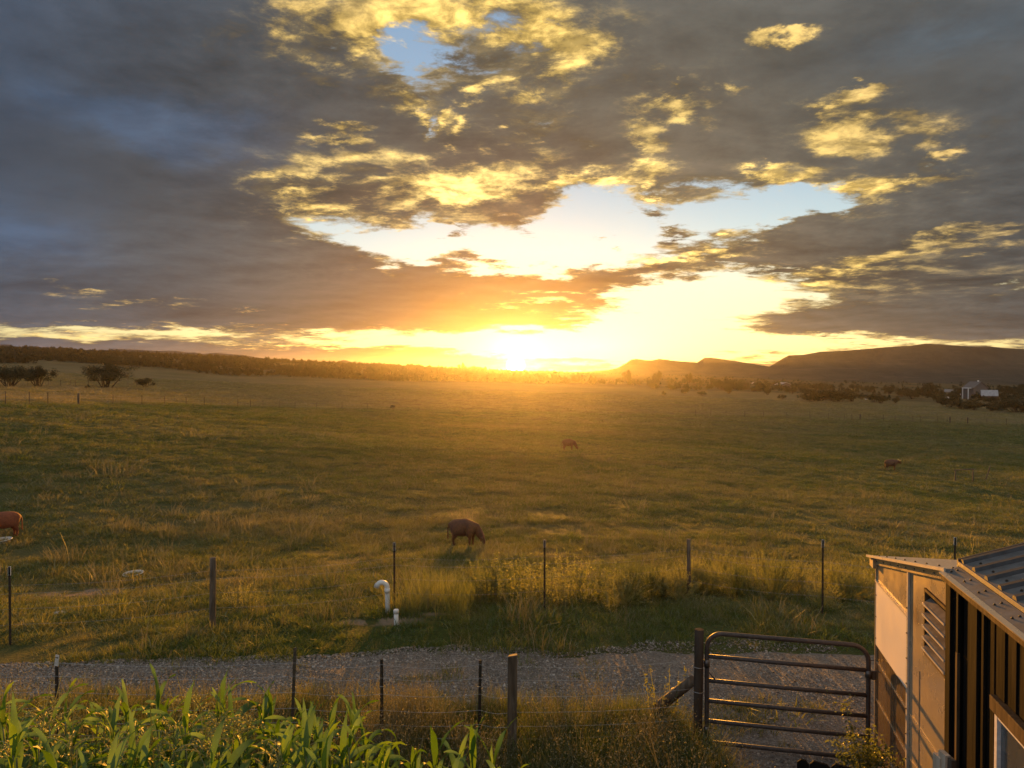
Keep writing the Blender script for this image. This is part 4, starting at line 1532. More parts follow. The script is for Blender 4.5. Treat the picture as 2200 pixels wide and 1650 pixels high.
def distant_fence(name, label, items, thick=()):
    """posts standing where the pasture ends: (pixel x, base y, height in metres)"""
    g0 = ground(items[0][0], items[0][1])
    o = thing(name, label, 'fence', g0)
    pts = []
    for k, (px, base, h) in enumerate(items):
        p = ground(px, base)
        q = p - g0
        pts.append((q, h))
        mb = MB()
        if k in thick:
            wood_post(mb, q, h, 0.13, seed=k, n=7).part('post', M_OLDWOOD, o, 'thick wooden post')
        else:
            w = 0.05
            mb.hexa([q + np.array(c) for c in ((-w / 2, -w / 2, -0.2), (w / 2, -w / 2, -0.2), (w / 2, w / 2, -0.2), (-w / 2, w / 2, -0.2), (-w / 2, -w / 2, h), (w / 2, -w / 2, h), (w / 2, w / 2, h), (-w / 2, w / 2, h))])
            mb.part('post', M_OLDWOOD if k % 3 else M_POST, o)
    mb = MB()
    for z in (0.45, 0.75, 1.02):
        mb.tube([q + np.array((0, 0, z)) for q, h in pts], 0.006, 3, False)
    mb.part('wire', M_WIRE, o)['kind'] = 'stuff'
    return o


fb = lambda px: float(fence_row(px))
distant_fence('pasture_fence', 'long wire fence dividing the green pasture from the tan field',
              [(px, fb(px) + 3, 1.25) for px in (-40, 12, 63, 103, 169, 243, 305, 354, 400, 439, 477, 511, 538, 565, 600, 634, 680, 735, 790, 846, 900)], thick=(4,))
distant_fence('pasture_fence', 'thin wire fence with braced corner posts below the far farm buildings',
              [(px, fb(px) + 1, 1.35) for px in (1494, 1527, 1560, 1600, 1640, 1690, 1740, 1780, 1814, 1830, 1848, 1867, 1898, 1923, 1961, 1978, 2014, 2035, 2041, 2079, 2120, 2162, 2215)], thick=(10, 18, 19))
distant_fence('field_fence', 'short row of dark posts running behind the lone broad tree', [(px, by, 1.2) for px, by in ((60, 828), (80, 828), (104, 828.5), (130, 828.5), (151, 829), (162, 829), (190, 829.5), (236, 830), (275, 831), (294, 831.5))])

# ------------------------------------------------------------------ the tube gate
M_GATEPOST = surface('dark_round_post', (0.085, 0.062, 0.045), (0.045, 0.034, 0.026), 0.85, 14, bump=0.004, stretch=(1, 1, 0.12), spec=0.05)
def gate():
    a, b = at(1518, 1600, 8.30), at(1864, 1640, 8.05)
    a[2] = b[2] = 0
    ax = (b - a)
    wd = float(np.linalg.norm(ax))
    ax /= wd
    o = thing('farm_gate', 'brown six-bar tube gate closed across the gravel drive', 'gate', a)
    L = lambda t, z: ax * t + np.array((0, 0, z - 0.035 * t))
    R_ = 0.0255
    top, low = 1.365, 0.115
    # the outer tube: up one end, round the corner, along the top, round and down again
    pts = [L(0, low)] + [L(0, z) for z in np.linspace(0.3, top - 0.17, 5)]
    for k in range(1, 8):
        t = pi / 2 * k / 8
        pts.append(L(0.17 * (1 - cos(t)), top - 0.17 + 0.17 * sin(t)))
    pts += [L(t, top) for t in np.linspace(0.17, wd - 0.17, 7)]
    for k in range(1, 8):
        t = pi / 2 * k / 8
        pts.append(L(wd - 0.17 + 0.17 * sin(t), top - 0.17 + 0.17 * cos(t)))
    pts += [L(wd, z) for z in np.linspace(top - 0.17, low, 6)]
    MB().tube(pts, R_, 12).part('frame', M_GATE, o)
    for z in (1.10, 0.825, 0.595, 0.365, 0.125):
        MB().tube([L(R_ * 0.6, z), L(wd / 2, z - 0.004), L(wd - R_ * 0.6, z)], R_ * 0.92, 12).part('bar', M_GATE, o)
    for z in (1.02, 0.26):
        MB().tube([L(-0.10, z), L(0.0, z)], 0.014, 8).tube([L(0, z - 0.045), L(0, z + 0.045)], 0.033, 10).part('hinge', M_STEEL, o)
    MB().tube([L(0.012, 0.93), L(0.10, 0.83)], 0.008, 6).part('brace_rod', M_GATE, o)
    # latch: a collar on the end tube with a chain to the shed
    mb = MB().tube([L(wd, 1.02), L(wd, 1.10)], 0.036, 10)
    mb.box(L(wd + 0.03, 1.00) + np.array((0, -0.012, 0)), ax * 0.05, np.array((0, 0.024, 0)), np.array((0, 0, 0.10)), 0.004)
    lt = mb.part('latch', M_STEEL, o)
    for k in range(5):
        c = L(wd + 0.09 + 0.026 * k, 1.10 - 0.012 * sin(k))
        ring = [c + ax * 0.017 * cos(q) + np.array((0, 0.010 * sin(q) * (k % 2), 0.010 * sin(q) * (1 - k % 2))) for q in np.linspace(0, 2 * pi, 9)]
        MB().tube(ring, 0.0032, 5, False).part('chain_link', M_STEEL, lt)
    # hung from a round post with a log brace
    p = np.array((a[0] - 0.10, a[1] + 0.01, 0))
    g = thing('gate_post', 'dark round wooden gate post propped by a slanting log', 'post', p)
    wood_post(MB(), (0, 0, 0), 1.40, 0.052, (0.01, 0), 12, 4).part('post', M_GATEPOST, g)
    q0 = np.array((-0.04, 0.05, 0.80))
    q1 = np.array((*ground(1372, 1552)[:2], -0.05)) - p
    pts = [q0 * (1 - t) + q1 * t + np.array((0, 0, 0.02 * sin(3 * t))) for t in np.linspace(0, 1, 7)]
    MB().tube(pts, [0.055, 0.062, 0.060, 0.066, 0.064, 0.070, 0.068], 10).part('brace_log', M_OLDWOOD, g)
    ring = lambda z: [np.array((0.061 * cos(q), 0.061 * sin(q), z + 0.004 * sin(2 * q))) for q in np.linspace(0, 2 * pi, 13)]
    MB().tube(ring(0.98), 0.003, 4, False).tube(ring(0.70), 0.003, 4, False).part('wire_tie', M_WIRE, g)


gate()


# ------------------------------------------------------------------ pipes and tubs
def pipes():
    p = ground(832, 1318)
    o = thing('vent_pipe', 'white bent-over vent pipe standing in bare dirt', 'pipe', p)
    hgt = (1318 - 1262) / F * p[1]
    r = 0.046
    arc = [np.array((-0.098 + 0.098 * cos(t), 0, hgt + 0.098 * sin(t))) for t in np.linspace(0, pi * 0.93, 12)]
    pts = [np.array((0.012, 0, -0.1)), np.array((0.006, 0, hgt * 0.5)), np.array((0, 0, hgt))] + arc[1:]
    MB().tube(pts, r, 14).part('bent_tube', M_PVC, o)
    e, d = arc[-1], arc[-1] - arc[-2]
    d /= np.linalg.norm(d)
    MB().tube([e - d * 0.05, e + d * 0.02, e + d * 0.021, e - d * 0.02], [r + 0.008, r + 0.008, r - 0.006, r - 0.008], 14, False).part('collar', M_PVC, o)
    MB().tube([(0.001, 0, hgt * 0.80), (0, 0, hgt * 0.97)], r + 0.007, 14).part('collar', M_PVC, o)
    p = ground(851, 1342)
    o = thing('cleanout_pipe', 'short white capped pipe beside the bent vent pipe', 'pipe', p)
    hgt = (1342 - 1309) / F * p[1]
    MB().tube([(0.005, 0, -0.1), (0, 0, hgt - 0.02)], 0.040, 14).part('tube', M_PVC, o)
    MB().tube([(0, 0, hgt - 0.07), (0, 0, hgt - 0.012), (0, 0, hgt)], [0.048, 0.048, 0.042], 14).part('cap', M_PVC, o)


pipes()


def tub(px, base, wpx, hgt, label, name='feed_tub'):
    p = ground(px, base)
    rad = wpx / 2 / F * p[1]
    o = thing(name, label, 'feed tub', p + np.array((0, rad * 0.3, -0.01)), 0.3)
    prof = [(0.0, 0.02), (0.80, 0.02), (0.94, 1.0), (1.0, 1.02), (1.02, 0.90), (0.95, 0.86), (0.86, 0.0)]
    n = 28
    V, Fs = [], []
    for rr, zz in prof:
        for k in range(n):
            V.append((rad * rr * cos(2 * pi * k / n), rad * rr * sin(2 * pi * k / n), hgt * zz))
    for j in range(len(prof) - 1):
        for k in range(n):
            Fs.append((j * n + k, j * n + (k + 1) % n, (j + 1) * n + (k + 1) % n, (j + 1) * n + k))
    split = 3 * n
    me = mesh_of('bowl', V, Fs, M_TUB, True)
    link('bowl', me, o)
    MB().tube([(rad * 1.0 * cos(2 * pi * k / n), rad * 1.0 * sin(2 * pi * k / n), hgt * 1.01) for k in range(n + 1)], 0.012, 6, False).part('rim', M_WHITE, o)
    o.rotation_euler = (0.03, -0.05, 0.2)
    return o


tub(283, 1238, 41, 0.075, 'pale round feed pan lying in the grass by itself')
tub(-4, 1167, 44, 0.10, 'pale feed pan under the red cow at the picture edge')
# a flat pale stone in the grass
p = ground(128, 1318)
mb = MB()
bmesh.ops.create_icosphere(mb.b, subdivisions=2, radius=0.10)
for v in mb.b.verts:
    v.co *= 0.85 + 0.3 * random.random()
    v.co.z *= 0.28
    v.co.x *= 1.4
link('flat_stone', mb.mesh('flat_stone', M_TUB), None, 'flat pale stone lying in the grass below the feed pan', 'stone', loc=p + np.array((0, 0, 0.02)))


# ------------------------------------------------------------------ pasture frame and leaning post
def pasture_frame():
    a, b = ground(2052.5, 1033), ground(2077.5, 1033)
    b = np.array((b[0], a[1], a[2]))
    o = thing('field_rail', 'small post and rail frame standing alone in the pasture', 'frame', a)
    h = 24 / F * a[1]
    q = b - a
    wood_post(MB(), (0, 0, 0), h * 0.94, 0.055, n=7, seed=11).part('post', M_OLDWOOD, o)
    wood_post(MB(), q, h * 1.04, 0.055, n=7, seed=12).part('post', M_OLDWOOD, o)
    MB().tube([np.array((-0.12, 0, h * 0.95)), q * 0.5 + np.array((0, 0, h)), q + np.array((0.12, 0, h * 1.05))], 0.05, 7).part('rail', M_OLDWOOD, o)
    p = ground(2115, 1032)
    o = thing('leaning_post', 'old wooden post leaning over beside the small frame', 'post', p)
    h = 30 / F * p[1]
    wood_post(MB(), (0, 0, 0), h, 0.05, (h * 0.40, 0), 7, 13).part('post', M_OLDWOOD, o)
    MB().tube([(h * 0.28, 0, h * 0.72), (h * 0.42, 0.02, h * 0.66)], 0.03, 5).part('stub', M_OLDWOOD, o)


pasture_frame()


# ------------------------------------------------------------------ cattle
def skin(name, joints, edges, mat, sub=2):
    me = bpy.data.meshes.new(name + '_raw')
    me.from_pydata([j[:3] for j in joints], edges, [])
    o = bpy.data.objects.new(name + '_raw', me)
    COL.objects.link(o)
    o.modifiers.new('skin', 'SKIN')
    for k, j in enumerate(joints):
        rr = j[3] if hasattr(j[3], '__len__') else (j[3], j[3])
        me.skin_vertices[0].data[k].radius = rr
    me.skin_vertices[0].data[0].use_root = True
    sb = o.modifiers.new('sub', 'SUBSURF')
    sb.levels = sb.render_levels = sub
    dg = bpy.context.evaluated_depsgraph_get()
    out = bpy.data.meshes.new_from_object(o.evaluated_get(dg))
    bpy.data.objects.remove(o)
    bpy.data.meshes.remove(me)
    out.materials.clear()
    out.materials.append(mat)
    out.polygons.foreach_set('use_smooth', [True] * len(out.polygons))
    return out


def cow_mesh(pose, mat, stout=1.0):
    """a young cow about one metre at the shoulder, nose along +x"""
    J = [(-0.48, 0, 0.81, (0.30 * stout, 0.37)), (-0.68, 0, 0.82, (0.24 * stout, 0.30)), (-0.15, 0, 0.77, (0.36 * stout, 0.41)), (0.15, 0, 0.765, (0.36 * stout, 0.42)),
         (0.42, 0, 0.79, (0.30 * stout, 0.40))]
    E = [(0, 1), (0, 2), (2, 3), (3, 4)]
    if pose == 'graze':
        J += [(0.63, 0, 0.72, (0.20, 0.28)), (0.83, 0, 0.52, (0.16, 0.20)), (0.95, 0, 0.36, (0.13, 0.155)), (1.02, 0, 0.20, (0.098, 0.108)), (1.05, 0, 0.09, (0.078, 0.078))]
    else:
        J += [(0.64, 0, 0.87, (0.18, 0.24)), (0.82, 0, 0.90, (0.15, 0.18)), (0.98, 0, 0.90, (0.13, 0.155)), (1.12, 0, 0.79, (0.10, 0.11)), (1.20, 0, 0.72, (0.08, 0.08))]
    E += [(4, 5), (5, 6), (6, 7), (7, 8), (8, 9)]
    def leg(root, pts):
        prev = root
        for p in pts:
            J.append(p)
            E.append((prev, len(J) - 1))
            prev = len(J) - 1
    for s, st in ((1, 0.0), (-1, 0.10)):
        leg(0, [(-0.54 + st, s * 0.15, 0.56, 0.20), (-0.52 + st, s * 0.16, 0.45, 0.145), (-0.63 + st, s * 0.15, 0.30, 0.075), (-0.61 + st, s * 0.15, 0.11, 0.052), (-0.58 + st, s * 0.15, 0.01, 0.062)])
        leg(4, [(0.42 - st, s * 0.14, 0.52, 0.16), (0.44 - st, s * 0.145, 0.31, 0.080), (0.42 - st, s * 0.145, 0.11, 0.052), (0.44 - st, s * 0.145, 0.01, 0.062)])
    leg(1, [(-0.82, 0.0, 0.84, 0.050), (-0.85, 0, 0.64, 0.032), (-0.85, 0.01, 0.40, 0.030), (-0.84, 0.01, 0.26, 0.046)])
    hd = np.array(J[7][:3])
    up = np.array((0.06, 0, 0.05)) if pose == 'graze' else np.array((-0.05, 0, 0.06))
    for s in (1, -1):
        leg(7, [tuple(hd + up + np.array((-0.02, s * 0.14, 0.0))) + (0.042,), tuple(hd + up + np.array((-0.05, s * 0.23, -0.02))) + (0.05,), tuple(hd + up + np.array((-0.06, s * 0.29, -0.045))) + (0.018,)])
    return skin('body', J, E, mat), hd, up


def cow(px, base, hpx, heading, pose, mat, label, horn=0.0, stout=1.0):
    p = ground(px, base)
    o = thing('cow', label, 'cow', p, heading)
    sc = hpx / F * p[1] / 1.04
    o.scale = (sc * 0.84, sc * 1.02, sc * 1.02)
    me, hd, up = cow_mesh(pose, mat, stout)
    o.location.z += 0.03 * sc
    link('body', me, o)
    nose = np.array((1.05, 0, 0.09)) if pose == 'graze' else np.array((1.20, 0, 0.72))
    fwd = (nose - hd) / np.linalg.norm(nose - hd)
    for s in (1, -1):
        e = MB()
        bmesh.ops.create_icosphere(e.b, subdivisions=1, radius=0.016)
        link('eye', e.mesh('eye', M_HOOF), o, loc=hd + fwd * 0.07 + np.array((0, s * 0.105, 0.02)))
        if horn:
            b = hd + up * 1.3 + np.array((0, s * 0.06, 0.02))
            MB().tube([b, b + np.array((0.0, s * 0.16, 0.04)) * horn, b + np.array((0.05, s * 0.28, 0.10)) * horn, b + np.array((0.12, s * 0.33, 0.22)) * horn], [0.026, 0.021, 0.014, 0.004], 7).part('horn', M_HORN, o)
    return o


cow(997, 1174, 52, R(-8), 'graze', M_BROWN, 'brown calf grazing with its head down near the middle of the pasture')
cow(1222, 968, 22, R(0), 'graze', M_BROWN, 'faint cow grazing in the sun glow of the far pasture', stout=1.1)
cow(1915, 1011, 21, R(-5), 'stand', M_BROWN, 'dark brown horned cow standing with raised head in the far pasture', 1.0, 1.15)
cow(7, 1157, 50, R(218), 'graze', M_RED, 'red cow at the picture edge with its head down in a feed pan', 0.0, 1.05)


# ------------------------------------------------------------------ farm buildings in the valley
M_BARNWALL = surface('grey_board_wall', (0.16, 0.145, 0.135), (0.11, 0.10, 0.095), 0.8, 2.0, stretch=(6, 6, 0.4))
M_BROWNWALL = surface('brown_board_wall', (0.12, 0.08, 0.05), (0.08, 0.055, 0.035), 0.8, 2.0)
M_TIN = surface('pale_tin_roof', (0.36, 0.36, 0.37), (0.28, 0.28, 0.29), 0.45, 1.2, metal=0.3)
M_WINDOW = surface('dark_window', (0.05, 0.055, 0.06), None, 0.1, 2, spec=0.8)


def house(name, label, px, base, wpx, eave, ridge, depth, turn, wall, roof, extra=None):
    """a gabled building; wpx wide in the photograph, eave and ridge heights in photograph pixels above its base"""
    p = ground(px, base)
    k = p[1] / F
    w, e, h = wpx * k, eave * k, ridge * k
    d = w * depth
    o = thing(name, label, 'building', p, turn)
    x0, x1, y0, y1 = -w / 2, w / 2, 0.0, d
    mb = MB()
    b = mb.b
    V = [b.verts.new(c) for c in ((x0, y0, -1), (x1, y0, -1), (x1, y0, e), (0, y0, h), (x0, y0, e), (x0, y1, -1), (x1, y1, -1), (x1, y1, e), (0, y1, h), (x0, y1, e))]
    for f in ((0, 1, 2, 3, 4), (9, 8, 7, 6, 5), (0, 5, 6, 1), (1, 6, 7, 2), (4, 9, 5, 0)):
        b.faces.new([V[i] for i in f])
    mb.part('wall', wall, o)
    ov = 0.06 * w
    t = 0.03 * w
    for s in (-1, 1):
        sl = (h - e) / (w / 2)
        a0 = np.array((0, y0 - ov, h + 0.005 * w))
        a1 = np.array((s * (w / 2 + ov), y0 - ov, e - sl * ov + 0.005 * w))
        mb = MB()
        up, dy = np.array((0, 0, t)), np.array((0, d + 2 * ov, 0))
        c = [a0, a1, a1 + dy, a0 + dy]
        mb.hexa(c + [q + up for q in c]).part('roof', roof, o)
    for wx, wz in ((-0.24, 0.42), (0.22, 0.42)):
        MB().box((wx * w - 0.06 * w, y0 - 0.012 * w, wz * e), (0.12 * w, 0, 0), (0, 0.02 * w, 0), (0, 0, 0.26 * e)).part('window', M_WINDOW, o)
    MB().box((-0.05 * w, y0 - 0.012 * w, 0.0), (0.10 * w, 0, 0), (0, 0.02 * w, 0), (0, 0, 0.5 * e)).part('door', M_BROWNWALL, o)
    if extra:
        extra(o, w, e, h, d)
    return o


def porch(o, w, e, h, d):
    MB().box((-w * 0.80, d * 0.15, e * 0.93), (w * 0.34, 0, 0), (0, d * 0.6, 0), (0, 0, w * 0.05)).part('porch_roof', M_WHITE, o)
    for y in (0.18, 0.72):
        MB().box((-w * 0.77, d * y, -0.5), (w * 0.05, 0, 0), (0, w * 0.05, 0), (0, 0, e * 0.93 + 0.5)).part('porch_post', M_WHITE, o)
    MB().tube([(w * 0.12, d * 0.4, h * 0.9), (w * 0.12, d * 0.4, h * 1.10)], w * 0.05, 8).part('chimney', M_WHITE, o)


house('farmhouse', 'tall grey gabled farmhouse with a white side porch in the valley', 2107, 858, 32, 25, 37, 1.0, 0.10, M_BARNWALL, M_ROOF, porch)
house('tin_shed', 'small dark shed with a pale tin roof beside the tall farmhouse', 2142, 861, 26, 11, 22, 1.1, R(62), M_BROWNWALL, M_TIN)
house('farmhouse', 'low gabled farmhouse half hidden in brush below the mesa', 1689, 834, 27, 7, 12, 0.8, 0.2, M_BARNWALL, M_TIN)
house('long_barn', 'long low barn with a pale roof glinting in the far brush', 1598, 826, 12, 2.4, 4.4, 0.6, 0.1, M_BROWNWALL, M_WHITE)
house('long_barn', 'second shorter pale-roofed barn beyond the brush, beside the long one', 1620, 826, 7, 2.4, 4.2, 0.7, 0.1, M_BROWNWALL, M_WHITE)


def trailer(px, base, wpx, hpx, label):
    p = ground(px, base)
    k = p[1] / F
    w, h = wpx * k, hpx * k
    o = thing('stock_trailer', label, 'trailer', p, R(12))
    MB().hexa([(-w / 2, 0, h * 0.25), (w / 2, 0, h * 0.25), (w / 2, w * 0.3, h * 0.25), (-w / 2, w * 0.3, h * 0.25), (-w * 0.46, 0.02, h), (w / 2, 0.02, h * 0.82), (w / 2, w * 0.28, h * 0.82), (-w * 0.46, w * 0.28, h)], w * 0.02).part('body', M_TIN, o)
    for x in (-0.1, 0.12):
        MB().tube([(x * w, -0.05, h * 0.16), (x * w, 0.15, h * 0.16)], h * 0.16, 10).part('wheel', M_HOOF, o)
    MB().tube([(w / 2, w * 0.14, h * 0.25), (w * 0.66, w * 0.14, h * 0.18)], h * 0.04, 6).part('hitch', M_STEEL, o)


trailer(2045, 845, 27, 9, 'pale sloping stock trailer parked in the brush near the tall farmhouse')


def small_cart(px, base, wpx, label):
    p = ground(px, base)
    k = p[1] / F * wpx
    o = thing('water_tank', label, 'tank', p)
    MB().tube([(-0.5 * k, 0, 0.32 * k), (-0.46 * k, 0, 0.32 * k), (0.46 * k, 0, 0.32 * k), (0.5 * k, 0, 0.32 * k)], [0.12 * k, 0.24 * k, 0.24 * k, 0.12 * k], 12).part('tank', M_WHITE, o)
    for x in (-0.3, 0.3):
        MB().box((x * k - 0.04 * k, -0.2 * k, -0.1), (0.08 * k, 0, 0), (0, 0.4 * k, 0), (0, 0, 0.1 * k + 0.1)).part('cradle', M_POST, o)


small_cart(2059, 850, 9, 'small white tank between the trailer and the tall farmhouse')
small_cart(2033, 858, 10, 'white tank on a cradle in front of the stock trailer')
small_cart(1861, 859, 5, 'tiny white tank among the dark valley bushes')

# ------------------------------------------------------------------ sheds at the corner
M_SLAT = surface('frosted_slat', (0.20, 0.175, 0.15), (0.12, 0.105, 0.09), 0.88, 6, spec=0.02)
def shed():
    A = SHED_A
    o = thing('metal_shed', 'tan sheet-metal shed with a slanting roof and a louvred opening at the gate', 'shed', A)
    L = lambda t, w, z: U3 * t + W3 * w + Z3 * z
    def slab(name, t0, t1, w0, w1, z00, z01, z10, z11, mat, parent=o, bev=0.0, label=None):
        """a slab whose lower and upper edges may slope along t"""
        c = [L(t0, w0, z00), L(t1, w0, z10), L(t1, w1, z10), L(t0, w1, z00), L(t0, w0, z01), L(t1, w0, z11), L(t1, w1, z11), L(t0, w1, z01)]
        return MB().hexa(c, bev).part(name, mat, parent, label)
    top = lambda t: 2.245 + 0.2 * t
    # wall sheets: above, below and beside the louvred opening
    slab('wall_sheet', 0.0, 1.255, 0.0, 0.04, 1.285, top(0), 1.285, top(1.255), M_SHEET)
    slab('wall_sheet', 0.004, 1.255, 0.003, 0.04, -0.05, 1.282, -0.05, 1.282, M_LOWER, label='lower metal sheet with weed reflections streaked into its colour')
    slab('wall_sheet', 1.265, 1.78, 0.002, 0.04, 0.0, top(1.265), 0.0, top(1.78), M_SHEET)
    slab('wall_sheet', 1.782, 2.40, 0.002, 0.04, 0.0, 1.84, 0.0, 1.84, M_SHEET)
    slab('wall_sheet', 1.782, 2.40, 0.002, 0.04, 2.395, top(1.782), 2.395, top(2.40), M_SHEET)
    slab('wall_sheet', 2.402, 2.50, 0.002, 0.04, 0.0, top(2.402), 0.0, top(2.50), M_SHEET)
    slab('panel', 0.012, 1.235, -0.012, -0.001, 1.275, 1.975, 1.275, 1.975, M_PANEL, bev=0.003, label='pale translucent sheet')
    slab('panel_trim', 0.0, 1.24, -0.022, -0.001, 1.977, 1.995, 1.977, 1.995, M_LIT_EDGE)
    slab('corner_strip', -0.012, 0.010, -0.016, 0.03, 0.0, top(0) - 0.08, 0.0, top(0.01) - 0.08, M_SHEET)
    slab('seam_strip', 1.238, 1.282, -0.02, 0.0, 0.0, top(1.238) - 0.01, 0.0, top(1.282) - 0.01, M_LIT_EDGE)  # paler than the sheets: sunlight on the ridge put into its colour
    for z in (1.08, 0.66, 0.26):
        slab('lap_seam', 0.02, 1.236, -0.006, 0.002, z, z + 0.012, z - 0.01, z + 0.002, M_SHEET)
        slab('lap_seam', 1.284, 2.4, -0.006, 0.001, z, z + 0.010, z + 0.01, z + 0.020, M_SHEET)
    slab('fold_seam', 1.585, 1.593, -0.004, 0.001, 0.0, 1.6, 0.0, 1.6, M_SHEET)
    slab('wall_sheet', -0.002, 0.03, 0.042, 2.6, 0.0, top(0) - 0.02, 0.0, top(0) - 0.02, M_SHEET)     # end wall
    # rafter block under the corner of the roof, its end grain to the sun
    slab('rafter_block', -0.10, 0.06, -0.055, 0.035, top(0) - 0.115, top(-0.1) - 0.012, top(0) - 0.115, top(0.06) - 0.012, M_RAWWOOD, bev=0.004)
    slab('fascia', 0.062, 2.5, -0.022, -0.001, top(0.06) - 0.085, top(0.06) - 0.003, top(2.5) - 0.085, top(2.5) - 0.003, M_SHEET)
    # roof
    slab('roof', -0.13, 2.50, -0.068, 2.7, top(-0.13), top(-0.13) + 0.014, top(2.5), top(2.5) + 0.014, M_GALV)
    slab('drip_edge', -0.138, 2.50, -0.084, -0.070, top(-0.13) - 0.008, top(-0.13) + 0.018, top(2.5) - 0.008, top(2.5) + 0.018, M_LIT_EDGE)
    mb = MB()
    for k in range(8):
        for w in (0.02, 0.9):
            t = 0.0 + 0.34 * k
            mb.tube([L(t, w, top(t) + 0.0145), L(t, w, top(t) + 0.026)], [0.011, 0.006], 6)
    for k in range(8):
        t = 0.1 + 0.28 * k
        mb.tube([L(t, -0.0225, top(t) - 0.045), L(t, -0.029, top(t) - 0.045)], [0.009, 0.005], 6)
    for z in np.arange(0.15, 2.2, 0.24):
        mb.tube([L(1.26, -0.0205, z), L(1.26, -0.028, z)], [0.009, 0.005], 6)
        if z < 2.0:
            mb.tube([L(0.03, -0.013, z), L(0.03, -0.02, z)], [0.008, 0.005], 6)
    mb.part('screws', M_POST, o)['kind'] = 'stuff'
    # louvred opening
    fr_ = MB()
    for a in ((1.765, 1.79, 1.83, 2.405), (2.385, 2.41, 1.83, 2.405)):
        fr_.box(L(a[0], -0.018, a[2]), U3 * (a[1] - a[0]), W3 * 0.09, Z3 * (a[3] - a[2]))
    fr_.box(L(1.791, -0.018, 1.825), U3 * 0.593, W3 * 0.09, Z3 * 0.025)
    fr_.box(L(1.791, -0.018, 2.380), U3 * 0.593, W3 * 0.09, Z3 * 0.025)
    lv = fr_.part('louvre_window', M_TRIMWOOD, o)
    for k in range(5):
        z = 1.88 + 0.098 * k
        c = [L(1.80, -0.034, z), L(2.38, -0.034, z), L(2.38, 0.03, z + 0.048), L(1.80, 0.03, z + 0.048)]
        up = (W3 * -0.4 + Z3) * 0.007
        MB().hexa(c + [q + up for q in c]).part('slat', M_SLAT, lv)
        MB().box(L(1.80, -0.044, z - 0.003), U3 * 0.58, W3 * 0.010, Z3 * 0.016).part('slat_edge', M_LIT_EDGE, lv)  # pale bar paints the bright glint along the slat
    slab('back_panel', 1.795, 2.38, 0.10, 0.11, 1.85, 2.38, 1.85, 2.38, M_VOID)  # dark sheet added for the shade inside the opening
    # hook for the gate chain
    MB().tube([L(-0.02, -0.10, 1.08), L(0.0, -0.02, 1.085)], 0.006, 6).part('hook', M_STEEL, o)


shed()


